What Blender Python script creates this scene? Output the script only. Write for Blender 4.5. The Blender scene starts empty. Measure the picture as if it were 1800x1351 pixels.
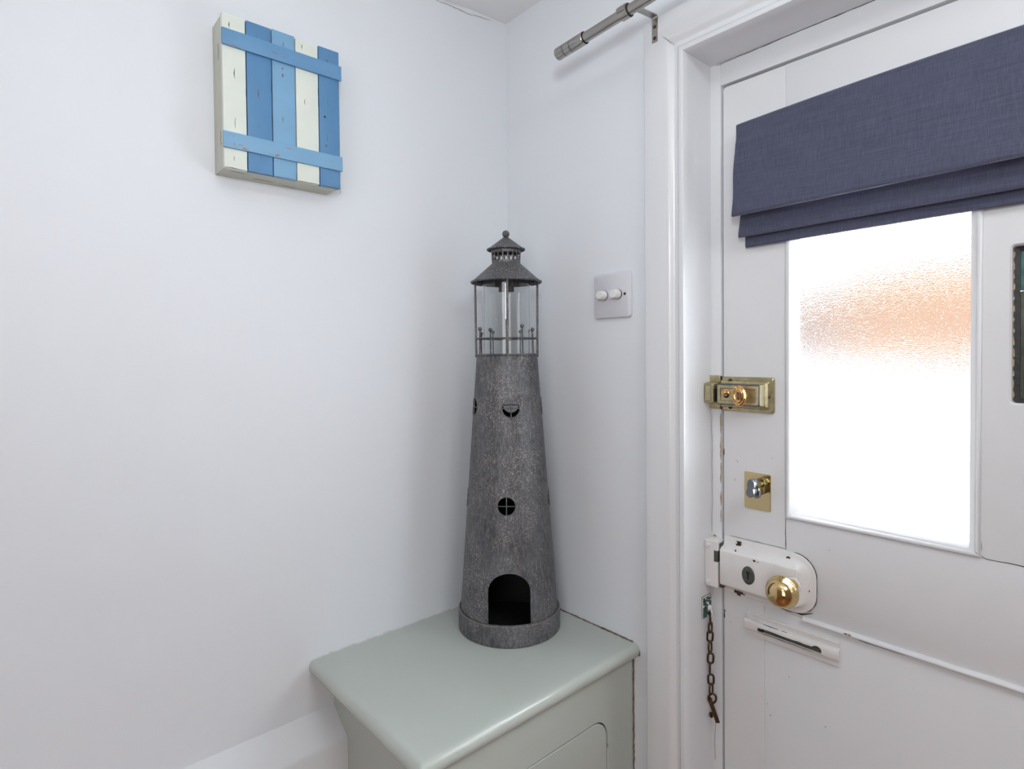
import bpy, bmesh, math, random
from mathutils import Vector, Matrix
random.seed(7)
S = bpy.context.scene
C = S.collection

# ------------------------------------------------------------------ camera
cam_data = bpy.data.cameras.new('camera')
cam = bpy.data.objects.new('camera', cam_data); C.objects.link(cam)
R = ((0.6623949763, 0.7490967260, -0.0093268684),
     (-0.0088118297, 0.0202397192, 0.9997563230),
     (-0.7491029615, 0.6621513791, -0.0200076011))
m = Matrix(((R[0][0], R[1][0], -R[2][0], 0.998),
            (R[0][1], R[1][1], -R[2][1], -0.872),
            (R[0][2], R[1][2], -R[2][2], 1.520),
            (0, 0, 0, 1)))
cam.matrix_world = m
cam_data.sensor_width = 36
cam_data.lens = 36*1015.96/1800
cam_data.shift_y = -34.0/1800
cam_data.clip_start = 0.02
S.camera = cam

# ------------------------------------------------------------------ view
S.view_settings.view_transform = 'Standard'
S.view_settings.look = 'None'
S.view_settings.gamma = 1
S.view_settings.use_curve_mapping = False
S.view_settings.exposure = 0.06

# ------------------------------------------------------------------ sky and lights
w = bpy.data.worlds.new('sky'); S.world = w; w.use_nodes = True
bg = w.node_tree.nodes['Background']
bg.inputs[0].default_value = (0.92, 0.96, 1.0, 1)
bg.inputs[1].default_value = 104.0

def area(name, loc, target, sx, sy, power, col):
    d = bpy.data.lights.new(name, 'AREA'); d.shape = 'RECTANGLE'; d.size = sx; d.size_y = sy
    d.energy = power; d.color = col
    o = bpy.data.objects.new(name, d); C.objects.link(o); o.location = loc
    o.rotation_euler = (Vector(target)-Vector(loc)).to_track_quat('-Z', 'Y').to_euler()
    return o
area('ceiling_lamp', (1.5, -0.6, 2.22), (1.2, -0.5, 0), 0.5, 0.5, 6.2, (0.95, 0.985, 1.0))
area('flash_bounce', (1.0, -0.85, 1.85), (0.75, -0.6, 2.26), 0.12, 0.12, 3.6, (0.90, 0.96, 1.0))
area('camera_flash', (1.07, -1.00, 1.74), (0.35, -0.05, 1.65), 0.16, 0.16, 0.9, (0.95, 0.98, 1.0))
area('hall_fill', (1.9, -2.45, 1.45), (0.2, -0.2, 1.4), 0.9, 1.2, 12.5, (0.98, 0.985, 1.0))  # added soft fill from behind the camera, not an actual window

# ------------------------------------------------------------------ materials
def srgb(r, g, b):
    f = lambda v: ((v/255+0.055)/1.055)**2.4 if v/255 > 0.04045 else v/255/12.92
    return (f(r), f(g), f(b), 1)

def new_mat(name):
    mt = bpy.data.materials.new(name); mt.use_nodes = True
    return mt, mt.node_tree, mt.node_tree.nodes['Principled BSDF']

def noise(nt, scale, detail=4, rough=0.55, stretch=(1, 1, 1), kind='Object'):
    tc = nt.nodes.new('ShaderNodeTexCoord'); mp = nt.nodes.new('ShaderNodeMapping')
    mp.inputs['Scale'].default_value = stretch
    n = nt.nodes.new('ShaderNodeTexNoise'); n.inputs['Scale'].default_value = scale
    n.inputs['Detail'].default_value = detail; n.inputs['Roughness'].default_value = rough
    nt.links.new(tc.outputs[kind], mp.inputs[0]); nt.links.new(mp.outputs[0], n.inputs[0])
    return n

def ramp(nt, src, stops):
    r = nt.nodes.new('ShaderNodeValToRGB')
    e = r.color_ramp.elements
    while len(e) < len(stops): e.new(0.5)
    for i, (p, c) in enumerate(stops):
        e[i].position = p; e[i].color = c
    nt.links.new(src, r.inputs[0]); return r

def mix(nt, fac, a, b):
    x = nt.nodes.new('ShaderNodeMix'); x.data_type = 'RGBA'
    for s, v in ((0, fac), (6, a), (7, b)):
        if hasattr(v, 'links') or hasattr(v, 'is_linked'): nt.links.new(v, x.inputs[s])
        else: x.inputs[s].default_value = v
    return x.outputs[2]

def bump(nt, bsdf, src, strength, dist=0.001, prev=None):
    b = nt.nodes.new('ShaderNodeBump'); b.inputs['Strength'].default_value = strength
    b.inputs['Distance'].default_value = dist
    nt.links.new(src, b.inputs['Height'])
    if prev: nt.links.new(prev.outputs[0], b.inputs['Normal'])
    nt.links.new(b.outputs[0], bsdf.inputs['Normal']); return b

def paint(name, col, rough=0.5, var=0.03, vscale=3, bscale=25, bstr=0.25, bdist=0.0015, stretch=(1, 1, 1), fine=0.1):
    mt, nt, bs = new_mat(name)
    n = noise(nt, vscale, 3)
    dark = tuple(c*(1-var*2) for c in col[:3])+(1,)
    r = ramp(nt, n.outputs[0], [(0.3, dark), (0.7, col)])
    nt.links.new(r.outputs[0], bs.inputs['Base Color'])
    bs.inputs['Roughness'].default_value = rough
    b1 = bump(nt, bs, noise(nt, bscale, 3, 0.5, stretch).outputs[0], bstr, bdist)
    if fine: bump(nt, bs, noise(nt, 350, 3, 0.6, stretch).outputs[0], fine, 0.0004, b1)
    return mt

def metal(name, col, rough=0.3, var=0.25, scale=60, metallic=1.0, bstr=0.15, stretch=(1, 1, 1), dark=None):
    mt, nt, bs = new_mat(name)
    n = noise(nt, scale, 5, 0.6, stretch)
    d = dark or tuple(c*(1-var) for c in col[:3])+(1,)
    r = ramp(nt, n.outputs[0], [(0.35, d), (0.62, col)])
    nt.links.new(r.outputs[0], bs.inputs['Base Color'])
    bs.inputs['Roughness'].default_value = rough; bs.inputs['Metallic'].default_value = metallic
    bump(nt, bs, n.outputs[0], bstr, 0.0004)
    return mt

WALL = paint('white_emulsion', (0.775, 0.80, 0.84, 1), 0.50, 0.012, 2.2, 11, 0.5, 0.004, fine=0.12)
CEIL = paint('ceiling_paint', (0.86, 0.87, 0.88, 1), 0.7, 0.01, 2, 10, 0.2, 0.003)
WARMW = paint('warm_hall_paint', srgb(150, 128, 110), 0.6, 0.02, 2, 9, 0.2, 0.003)
GLOSS = paint('white_gloss', (0.755, 0.765, 0.79, 1), 0.22, 0.02, 4, 22, 0.30, 0.0018, fine=0.06)
DOORP = paint('door_gloss', (0.735, 0.74, 0.758, 1), 0.30, 0.025, 5, 30, 0.30, 0.0012, stretch=(1, 1, 1), fine=0.1)
LOCKP = paint('lock_white_paint', (0.78, 0.765, 0.76, 1), 0.20, 0.04, 25, 90, 0.4, 0.0008)
SAGE = paint('sage_green_gloss', srgb(187, 193, 186), 0.21, 0.03, 3, 14, 0.25, 0.0022, stretch=(1, 0.4, 1), fine=0.08)
CAULK = paint('caulk', (0.70, 0.69, 0.69, 1), 0.6, 0.1, 60, 200, 0.8, 0.002)
CAULKB = paint('cracked_brown_caulk', srgb(150, 128, 112), 0.7, 0.35, 130, 200, 1.0, 0.002)
CRACK = paint('crack_dirt', srgb(74, 66, 64), 0.9, 0.2, 200, 200, 0.3)
SOFTCRACK = paint('hairline', srgb(156, 148, 145), 0.9, 0.2, 200, 200, 0.3)
CHIP = paint('bare_metal_chip', srgb(45, 38, 38), 0.7, 0.3, 300, 200, 0.3)
WOODCHIP = paint('bare_wood_chip', srgb(176, 122, 92), 0.8, 0.2, 200, 200, 0.3)
TANCHIP = paint('tan_chip', srgb(196, 170, 132), 0.8, 0.25, 200, 200, 0.5)
GAP = paint('gap_shade', srgb(88, 88, 84), 0.9, 0.25, 12, 100, 0.4)  # dark grey that puts the shade of deep gaps into the colour
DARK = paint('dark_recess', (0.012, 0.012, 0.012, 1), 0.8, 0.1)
CREAM = paint('cream_paint', srgb(222, 228, 218), 0.5, 0.03, 20, 60, 0.3, 0.0006)
CREAMS = paint('cream_side_paint', srgb(200, 202, 190), 0.6, 0.06, 30, 60, 0.3, 0.0006)
MIDBLUE = paint('mid_blue_paint', srgb(84, 131, 173), 0.5, 0.05, 20, 60, 0.3, 0.0006)
LIGHTBLUE = paint('light_blue_paint', srgb(120, 164, 197), 0.5, 0.04, 20, 60, 0.3, 0.0006)
BATBLUE = paint('batten_blue_paint', srgb(98, 144, 184), 0.5, 0.04, 20, 60, 0.3, 0.0006)
PLASTIC = paint('white_plastic', (0.68, 0.68, 0.73, 1), 0.35, 0.01, 5, 20, 0.02)
KNOBP = paint('cream_knob_plastic', (0.80, 0.79, 0.77, 1), 0.4, 0.01, 5, 20, 0.02)
FLOORM = paint('brown_floorboards', srgb(176, 118, 82), 0.4, 0.2, 3, 40, 0.3, stretch=(8, 0.6, 1))
STEEL = metal('brushed_steel', srgb(176, 172, 166), 0.28, 0.12, 40, stretch=(1, 30, 30))
BRASS = metal('polished_brass', srgb(216, 188, 136), 0.13, 0.06, 10, bstr=0.02)
PLATE = metal('pale_brass_plate', srgb(214, 196, 148), 0.16, 0.05, 6, bstr=0.02)
AGED = metal('aged_champagne_metal', srgb(188, 178, 142), 0.36, 0.10, 90, metallic=0.8, bstr=0.12, dark=srgb(160, 150, 116))
BLUEEDGE = metal('blue_grey_metal', srgb(96, 104, 116), 0.35, 0.3, 80, metallic=0.8)
COPPER = metal('copper_brass', srgb(222, 176, 118), 0.16, 0.15, 60, bstr=0.04)
CYLB = metal('olive_brass', srgb(156, 142, 96), 0.22, 0.1, 60, bstr=0.05)
CHROME = metal('satin_chrome', srgb(140, 144, 152), 0.34, 0.1, 60, bstr=0.04)
BRONZE = metal('dark_bronze', srgb(100, 78, 56), 0.38, 0.45, 260, metallic=0.8, bstr=0.3)
IRON = metal('dark_escutcheon', srgb(96, 98, 94), 0.4, 0.3, 150, metallic=0.6)
SCREW = metal('rusty_screw', srgb(96, 76, 64), 0.45, 0.4, 300, metallic=0.7)
VERD = metal('flaking_verdigris', srgb(70, 110, 98), 0.6, 0.3, 130, metallic=0.1, bstr=0.5, dark=srgb(44, 58, 56))
BUILD = paint('brick_wall_outside', srgb(33, 24, 18), 0.9, 0.1, 1, 5, 0.2)
BUILD2 = paint('rendered_wall_outside', srgb(28, 25, 24), 0.9, 0.1, 1, 5, 0.2)
GROUND = paint('pale_paving', srgb(150, 150, 150), 0.9, 0.1, 0.6, 5, 0.2)
for m_ in (BUILD, BUILD2): m_.node_tree.nodes['Principled BSDF'].inputs['Specular IOR Level'].default_value = 0.02
TAN = paint('tan_board', srgb(172, 138, 100), 0.6, 0.25, 60, 120, 0.8, 0.002)
TEAL = paint('teal_glass', srgb(92, 140, 134), 0.15, 0.3, 30, 40, 0.3)
GREYG = paint('grey_green_edge', srgb(96, 98, 88), 0.4, 0.3, 50, 60, 0.4)
BLACKP = paint('black_putty', srgb(28, 30, 34), 0.5, 0.3, 90, 120, 0.6)

def galvanised():
    mt, nt, bs = new_mat('mottled_zinc')
    a = noise(nt, 14, 5, 0.6)
    base = ramp(nt, a.outputs[0], [(0.3, srgb(63, 65, 69)), (0.7, srgb(92, 95, 100))])
    st = noise(nt, 130, 6, 0.75, (1.6, 1.6, 0.45))
    m1 = ramp(nt, st.outputs[0], [(0.46, (0, 0, 0, 1)), (0.70, (1, 1, 1, 1))])
    c1 = mix(nt, m1.outputs[0], base.outputs[0], srgb(120, 119, 120))
    sp = noise(nt, 520, 4, 0.8, (1, 1, 0.6))
    blotch = noise(nt, 22, 4, 0.6)
    mul = nt.nodes.new('ShaderNodeMath'); mul.operation = 'MULTIPLY'
    m2 = ramp(nt, sp.outputs[0], [(0.54, (0, 0, 0, 1)), (0.61, (1, 1, 1, 1))])
    m3 = ramp(nt, blotch.outputs[0], [(0.38, (0.15, 0.15, 0.15, 1)), (0.62, (1, 1, 1, 1))])
    nt.links.new(m2.outputs[0], mul.inputs[0]); nt.links.new(m3.outputs[0], mul.inputs[1])
    c2 = mix(nt, mul.outputs[0], c1, srgb(186, 174, 168))
    nt.links.new(c2, bs.inputs['Base Color'])
    bs.inputs['Metallic'].default_value = 0.35; bs.inputs['Roughness'].default_value = 0.5
    bump(nt, bs, st.outputs[0], 0.15, 0.0004)
    return mt
ZINC = galvanised()
WORN = metal('worn_zinc_edge', srgb(138, 132, 128), 0.5, 0.3, 200, metallic=0.3, dark=srgb(96, 94, 94))
DARKZ = paint('shaded_zinc', srgb(34, 36, 38), 0.6, 0.1)  # dark tone for the lantern floor, its interior shade put into the colour

def linen():
    mt, nt, bs = new_mat('navy_linen')
    h = noise(nt, 90, 4, 0.7, (0.25, 1, 9)); v = noise(nt, 90, 4, 0.7, (9, 1, 0.6))
    ad = nt.nodes.new('ShaderNodeMath'); ad.operation = 'ADD'
    nt.links.new(h.outputs[0], ad.inputs[0]); nt.links.new(v.outputs[0], ad.inputs[1])
    r = ramp(nt, ad.outputs[0], [(0.72, srgb(55, 58, 80)), (1.0, srgb(80, 83, 106))])
    r.color_ramp.elements[0].position = 0.40; r.color_ramp.elements[1].position = 0.66
    hf = nt.nodes.new('ShaderNodeMath'); hf.operation = 'MULTIPLY'; hf.inputs[1].default_value = 0.5
    nt.links.new(ad.outputs[0], hf.inputs[0]); nt.links.new(hf.outputs[0], r.inputs[0])
    nt.links.new(r.outputs[0], bs.inputs['Base Color'])
    bs.inputs['Roughness'].default_value = 0.75
    bs.inputs['Sheen Weight'].default_value = 0.25
    b1 = bump(nt, bs, hf.outputs[0], 0.35, 0.0006)
    bump(nt, bs, noise(nt, 5, 3, 0.5, (0.6, 1, 2.5)).outputs[0], 0.5, 0.006, b1)
    return mt
LINEN = linen()

def pane_glass():
    mt = bpy.data.materials.new('obscured_glass'); mt.use_nodes = True
    nt = mt.node_tree; nt.nodes.remove(nt.nodes['Principled BSDF'])
    gl = nt.nodes.new('ShaderNodeBsdfGlass'); gl.distribution = 'BECKMANN'
    gl.inputs['Color'].default_value = (0.97, 0.98, 0.98, 1)
    gl.inputs['Roughness'].default_value = 0.22
    gl.inputs['IOR'].default_value = 1.45
    nt.links.new(gl.outputs[0], nt.nodes['Material Output'].inputs[0])
    bump(nt, gl, noise(nt, 560, 3, 0.6, (1, 1, 1.3)).outputs[0], 0.42, 0.0007)
    return mt
PANE = pane_glass()

def clear_glass():
    mt, nt, bs = new_mat('clear_thin_glass')
    bs.inputs['Base Color'].default_value = (0.95, 0.97, 0.97, 1)
    bs.inputs['Transmission Weight'].default_value = 1.0
    bs.inputs['Roughness'].default_value = 0.0
    bs.inputs['IOR'].default_value = 1.45
    n = noise(nt, 4, 2); bump(nt, bs, n.outputs[0], 0.02, 0.001)
    return mt
CLEAR = clear_glass()

# ------------------------------------------------------------------ mesh helpers
def link(name, bm, mat, parent=None, smooth=True, angle=35):
    me = bpy.data.meshes.new(name)
    bmesh.ops.recalc_face_normals(bm, faces=bm.faces[:])
    bm.to_mesh(me); bm.free()
    me.materials.append(mat)
    o = bpy.data.objects.new(name, me); C.objects.link(o)
    if name in ('scratch', 'paint_chip', 'paint_crack', 'groove', 'plaster_crack', 'engraved_emblem'): o['kind'] = 'stuff'
    if parent: o.parent = parent
    if smooth:
        for p in me.polygons: p.use_smooth = True
        bb = bmesh.new(); bb.from_mesh(me)
        lim = math.radians(angle)
        for e in bb.edges:
            if len(e.link_faces) == 2 and e.calc_face_angle(0) > lim: e.smooth = False
        bb.to_mesh(me); bb.free()
    return o

def empty(name, loc=(0, 0, 0), rz=0, parent=None):
    o = bpy.data.objects.new(name, None); C.objects.link(o)
    o.empty_display_size = 0.05
    o.location = loc; o.rotation_euler = (0, 0, rz)
    if parent: o.parent = parent
    return o

def tag(o, label=None, cat=None, group=None, kind=None):
    if label: o['label'] = label
    if cat: o['category'] = cat
    if group: o['group'] = group
    if kind: o['kind'] = kind
    return o

def box(bm, x0, x1, y0, y1, z0, z1, bev=0, seg=2):
    b = bmesh.new()
    vs = [b.verts.new((x, y, z)) for x in (x0, x1) for y in (y0, y1) for z in (z0, z1)]
    for f in ((0, 1, 3, 2), (4, 6, 7, 5), (0, 4, 5, 1), (2, 3, 7, 6), (0, 2, 6, 4), (1, 5, 7, 3)):
        b.faces.new([vs[i] for i in f])
    if bev: bmesh.ops.bevel(b, geom=b.edges[:], offset=bev, segments=seg, affect='EDGES', profile=0.5)
    merge(bm, b)
    return bm

def merge(bm, b, mat=None):
    me = bpy.data.meshes.new('tmp'); b.to_mesh(me); b.free()
    if mat: me.transform(mat)
    bm.from_mesh(me); bpy.data.meshes.remove(me)

def boxobj(name, mat, parent, *a, **k):
    return link(name, box(bmesh.new(), *a, **k), mat, parent)

def tube(bm, pts, r, closed=False, seg=10, caps=True):
    pts = [Vector(p) for p in pts]; n = len(pts)
    T = []
    for i in range(n):
        a = pts[(i-1) % n] if (closed or i > 0) else pts[i]
        b = pts[(i+1) % n] if (closed or i < n-1) else pts[i]
        T.append((b-a).normalized())
    up = Vector((0, 0, 1)) if abs(T[0].z) < 0.9 else Vector((1, 0, 0))
    N = (up - T[0]*up.dot(T[0])).normalized()
    rings = []
    for i in range(n):
        if i: N = (N - T[i]*N.dot(T[i])).normalized()
        B = T[i].cross(N)
        rr = r[i] if isinstance(r, (list, tuple)) else r
        rings.append([bm.verts.new(pts[i]+(N*math.cos(2*math.pi*k/seg)+B*math.sin(2*math.pi*k/seg))*rr) for k in range(seg)])
    m_ = n if closed else n-1
    for i in range(m_):
        a, b = rings[i], rings[(i+1) % n]
        for k in range(seg):
            bm.faces.new((a[k], a[(k+1) % seg], b[(k+1) % seg], b[k]))
    if caps and not closed:
        bm.faces.new(rings[0][::-1]); bm.faces.new(rings[-1])
    return bm

def lathe(bm, prof, seg=48, M=None, a0=0):
    """profile of (radius, height); closed at radius 0"""
    b = bmesh.new(); rings = []
    for r, z in prof:
        if r < 1e-6: rings.append([b.verts.new((0, 0, z))])
        else: rings.append([b.verts.new((r*math.cos(a0+2*math.pi*k/seg), r*math.sin(a0+2*math.pi*k/seg), z)) for k in range(seg)])
    for p, q in zip(rings, rings[1:]):
        for k in range(seg):
            k2 = (k+1) % seg
            if len(p) == 1 and len(q) == 1: continue
            if len(p) == 1: b.faces.new((p[0], q[k2], q[k]))
            elif len(q) == 1: b.faces.new((p[k], p[k2], q[0]))
            else: b.faces.new((p[k], p[k2], q[k2], q[k]))
    merge(bm, b, M); return bm

def ball(bm, c, r, seg=16):
    b = bmesh.new(); bmesh.ops.create_uvsphere(b, u_segments=seg, v_segments=seg//2+2, radius=r)
    merge(bm, b, Matrix.Translation(c)); return bm

# matrix that sends local +Z (lathe axis) to world -Y (towards the room) at point c
def face_room(c):
    return Matrix.Translation(c) @ Matrix.Rotation(math.radians(90), 4, 'X')

def rrect(x0, x1, z0, z1, r, n=6):
    """outline in x,z; r = (tl, tr, br, bl)"""
    if not isinstance(r, tuple): r = (r,)*4
    out = []
    for (cx, cz, rr, a) in ((x0, z1, r[0], 180), (x1, z1, r[1], 90), (x1, z0, r[2], 0), (x0, z0, r[3], -90)):
        sx = 1 if cx == x0 else -1; sz = -1 if cz == z1 else 1
        for i in range(n+1):
            t = math.radians(a - 90*i/n)
            out.append((cx+sx*rr+rr*math.cos(t), cz+sz*rr+rr*math.sin(t)))
    return out

def loft(bm, layers, cap0=True, cap1=True):
    """layers: list of (outline[(x,z)...], y)"""
    rings = [[bm.verts.new((x, y, z)) for x, z in o] for o, y in layers]
    n = len(rings[0])
    for a, b in zip(rings, rings[1:]):
        for k in range(n): bm.faces.new((a[k], a[(k+1) % n], b[(k+1) % n], b[k]))
    if cap0: bm.faces.new(rings[0])
    if cap1: bm.faces.new(rings[-1][::-1])
    return bm

def extrude_x(bm, prof, x0, x1, closed=True, nx=1):
    """profile of (y,z) swept along x"""
    rings = [[bm.verts.new((x0+(x1-x0)*i/nx, y, z)) for y, z in prof] for i in range(nx+1)]
    n = len(prof)
    for a, b in zip(rings, rings[1:]):
        for k in range(n if closed else n-1): bm.faces.new((a[k], a[(k+1) % n], b[(k+1) % n], b[k]))
    if closed: bm.faces.new(rings[0][::-1]); bm.faces.new(rings[-1])
    return bm

def boolean_cut(o, cutter):
    md = o.modifiers.new('cut', 'BOOLEAN'); md.operation = 'DIFFERENCE'; md.solver = 'EXACT'; md.object = cutter
    bpy.context.view_layer.update()
    dg = bpy.context.evaluated_depsgraph_get()
    me = bpy.data.meshes.new_from_object(o.evaluated_get(dg))
    old = o.data; o.modifiers.clear(); o.data = me; me.name = o.name
    bpy.data.meshes.remove(old)
    cd = cutter.data; bpy.data.objects.remove(cutter); bpy.data.meshes.remove(cd)
    while len(me.materials) > 1: me.materials.pop(index=len(me.materials)-1)
    for p in me.polygons: p.material_index = 0
    bb = bmesh.new(); bb.from_mesh(me)
    for f in bb.faces: f.smooth = True
    for e in bb.edges:
        e.smooth = not (len(e.link_faces) == 2 and e.calc_face_angle(0) > math.radians(35))
    bb.to_mesh(me); bb.free()

def ribbon(bm, pts, width, nrm, lift=0.0003, jitter=0.0):
    """thin irregular raised strip: pts on a surface, nrm its normal"""
    nrm = Vector(nrm); P = [Vector(p) for p in pts]
    Q = []
    for i in range(len(P)-1):
        steps = max(1, int((P[i+1]-P[i]).length/0.008)) if jitter else 1
        for s in range(steps): Q.append(P[i].lerp(P[i+1], s/steps))
    Q.append(P[-1]); L = []; n = len(Q)
    for i in range(n):
        t = (Q[min(i+1, n-1)]-Q[max(i-1, 0)]).normalized(); side = t.cross(nrm).normalized()
        j = (random.random()-0.5)*2*jitter if 0 < i < n-1 else 0
        wd = width*(0.45+0.8*random.random()) if 0 < i < n-1 else width*0.25
        c = Q[i]+side*j
        L.append([bm.verts.new(c+side*wd/2-nrm*0.0005), bm.verts.new(c+side*wd/2+nrm*lift),
                  bm.verts.new(c-side*wd/2+nrm*lift), bm.verts.new(c-side*wd/2-nrm*0.0005)])
    for a, b in zip(L, L[1:]):
        for k in range(4): bm.faces.new((a[k], a[(k+1) % 4], b[(k+1) % 4], b[k]))
    bm.faces.new(L[0][::-1]); bm.faces.new(L[-1])
    return bm

def blob(bm, c, w_, h, nrm_axis='Y', sign=-1, lift=0.0004, n=9, rot=0):
    """irregular flat chip on a surface facing sign*axis"""
    c = Vector(c); top = []; bot = []
    for i in range(n):
        a = 2*math.pi*i/n; k = 0.6+0.6*random.random()
        u, v = math.cos(a)*w_/2*k, math.sin(a)*h/2*k
        u, v = u*math.cos(rot)-v*math.sin(rot), u*math.sin(rot)+v*math.cos(rot)
        if nrm_axis == 'Y': p = Vector((u, 0, v)); nn = Vector((0, sign, 0))
        else: p = Vector((0, u, v)); nn = Vector((sign, 0, 0))
        top.append(bm.verts.new(c+p+nn*lift)); bot.append(bm.verts.new(c+p-nn*0.0004))
    bm.faces.new(top); bm.faces.new(bot[::-1])
    for k in range(n): bm.faces.new((top[k], bot[k], bot[(k+1) % n], top[(k+1) % n]))
    return bm

# ------------------------------------------------------------------ room shell
RX, RY, CZ = 2.3, -2.7, 2.266
DX0, DX1 = 0.488, 1.300            # door leaf
FX0, FX1 = 0.465, 1.323            # clear opening between reveals
def struct(name, bm, mat, parent=None, **k):
    o = link(name, bm, mat, parent, **k)
    if parent is None: o['kind'] = 'structure'
    return o

bm = bmesh.new(); box(bm, -0.15, 0, RY-0.15, 0.115, -0.1, 2.5); wl = struct('wall_left', bm, WALL)
bm = bmesh.new()
box(bm, 0, FX0-0.012, 0, 0.115, -0.1, 2.5); box(bm, FX1+0.012, RX, 0, 0.115, -0.1, 2.5); box(bm, FX0-0.012, FX1+0.012, 0, 0.115, 2.03, 2.5)
wb = struct('wall_back', bm, WALL)
bm = bmesh.new(); box(bm, RX, RX+0.15, RY-0.15, 0.115, -0.1, 2.5); struct('wall_right', bm, WARMW)
bm = bmesh.new(); box(bm, 0, RX, RY-0.15, RY, -0.1, 2.5); struct('wall_front', bm, WARMW)
bm = bmesh.new(); box(bm, 0, RX, RY, 0.20, -0.1, 0.0); struct('floor', bm, FLOORM)
# ceiling: slightly uneven plaster near the corner
bm = bmesh.new()
nx, ny = 46, 54
g = [[None]*(ny+1) for _ in range(nx+1)]
for i in range(nx+1):
    for j in range(ny+1):
        x = RX*i/nx; y = RY*j/ny
        z = CZ - 0.016*math.exp(-((x/0.06)**2))*min(1, abs(y)/0.15)*(0.7+0.3*math.sin(y*23))
        g[i][j] = bm.verts.new((x, y, z))
for i in range(nx):
    for j in range(ny): bm.faces.new((g[i][j], g[i+1][j], g[i+1][j+1], g[i][j+1]))
ext = bmesh.ops.extrude_face_region(bm, geom=bm.faces[:])
for v in ext['geom']:
    if isinstance(v, bmesh.types.BMVert): v.co.z = 2.5
cl = struct('ceiling', bm, CEIL)
bm = bmesh.new()
ribbon(bm, [(0.001, -0.20, 2.2455), (0.001, -0.15, 2.2475), (0.001, -0.10, 2.2500), (0.001, -0.045, 2.2580)], 0.0006, (1, 0, 0), 0.0003, 0.0012)
link('plaster_crack', bm, SOFTCRACK, wl, smooth=False)

# ledge: boxed-in lower part of the left wall with sloped top
bm = bmesh.new()
prof = [(0.0, 0.886), (0.050, 0.853), (0.0545, 0.846), (0.0545, 0.0), (0.0, 0.0)]
A = [bm.verts.new((x, -0.4302, z)) for x, z in prof]; B = [bm.verts.new((x, RY, z)) for x, z in prof]
for k in range(5): bm.faces.new((A[k], A[(k+1) % 5], B[(k+1) % 5], B[k]))
bm.faces.new(A); bm.faces.new(B[::-1])
struct('baseboard_left', bm, GLOSS, angle=60)

# architrave around the door (profile: distance outward from opening, projection)
AP = [(0.0, 0.0), (0.0, 0.013), (0.0015, 0.0165), (0.0045, 0.0180), (0.0085, 0.0175), (0.0115, 0.0150), (0.0125, 0.0125),
      (0.0165, 0.0120), (0.0185, 0.0125), (0.0215, 0.0150), (0.0255, 0.0190), (0.0290, 0.0213), (0.0330, 0.0220),
      (0.0700, 0.0215), (0.0745, 0.0200), (0.0765, 0.0170), (0.0770, 0.0)]
bm = bmesh.new(); ZT = 2.018
rings = []
for (fx, fz) in ((0, 0), (0, 1), (1, 1), (1, 0)):
    ring = []
    for d, pr in AP:
        x = FX0 - d if fx == 0 else FX1 + d
        z = 0.0 if fz == 0 else ZT + d
        ring.append(bm.verts.new((x, -pr, z)))
    rings.append(ring)
for a, b in zip(rings, rings[1:]):
    for k in range(len(AP)): bm.faces.new((a[k], a[(k+1) % len(AP)], b[(k+1) % len(AP)], b[k]))
arch = struct('trim_1', bm, GLOSS)
bm = bmesh.new()
ribbon(bm, [(FX0-0.016, -0.0165, ZT+0.016), (FX0-0.030, -0.0222, ZT+0.030), (FX0-0.036, -0.0222, ZT+0.036)], 0.0010, (0, -1, 0), 0.0003, 0.0004)
link('paint_crack', bm, SOFTCRACK, arch, smooth=False)

# door lining: reveals, head, and the stop face that the door closes against
FY = 0.070
bm = bmesh.new()
box(bm, FX0-0.012, FX0, -0.0, 0.115, 0, ZT+0.012, 0)
box(bm, FX1, FX1+0.012, -0.0, 0.115, 0, ZT+0.012, 0)
box(bm, FX0, FX1, -0.0, 0.115, ZT, ZT+0.012, 0)
box(bm, FX0-0.004, DX0-0.0042, FY, 0.115, 0, ZT+0.004, 0.0012)
box(bm, DX1+0.0032, FX1+0.004, FY, 0.115, 0, ZT+0.004, 0.0012)
box(bm, DX0-0.0042, DX1+0.0042, FY, 0.115, 1.9792, ZT+0.004, 0.0012)
lining = struct('trim_2', bm, GLOSS)
bm = bmesh.new()
box(bm, DX0-0.0043, DX0+0.012, FY+0.040, 0.115, 0, 1.980); box(bm, DX1-0.012, DX1+0.0034, FY+0.040, 0.115, 0, 1.980)
box(bm, DX0, DX1, FY+0.040, 0.115, 1.965, 1.980)
link('door_stop', bm, GAP, lining)  # dark bottom of the door gap, shade put into the colour
bm = bmesh.new()
pts = [(0.4660+0.0006*random.random(), FY-0.0003, z/1000) for z in range(1200, 1420, 14)]
ribbon(bm, pts, 0.0005, (0, -1, 0), 0.0003, 0.0006)
ribbon(bm, [(0.4675, FY-0.0003, 1.10), (0.4670, FY-0.0003, 1.085)], 0.0006, (0, -1, 0), 0.0003, 0.0003)
ribbon(bm, [(0.472, FY-0.0003, 0.862), (0.470, FY-0.0003, 0.83), (0.471, FY-0.0003, 0.79)], 0.0006, (0, -1, 0), 0.0003, 0.0004)
link('paint_crack', bm, SOFTCRACK, lining, smooth=False)
bm = bmesh.new()
ribbon(bm, [(0.476, FY-0.0003, 2.0165), (0.56, FY-0.0003, 2.0172), (0.66, FY-0.0003, 2.0175), (0.78, FY-0.0003, 2.0176), (0.95, FY-0.0003, 2.0176)], 0.0009, (0, -1, 0), 0.0004, 0.0004)
link('paint_crack', bm, CRACK, lining, smooth=False)
bm = bmesh.new()
for z0_, z1_ in ((1.412, 1.375), (1.372, 1.33), (1.326, 1.29), (1.275, 1.25), (1.243, 1.222)): ribbon(bm, [(DX0-0.0050, FY-0.0002, z0_), (DX0-0.0048, FY-0.0002, z1_)], 0.0022, (0, -1, 0), 0.0003, 0.0006)
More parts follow.
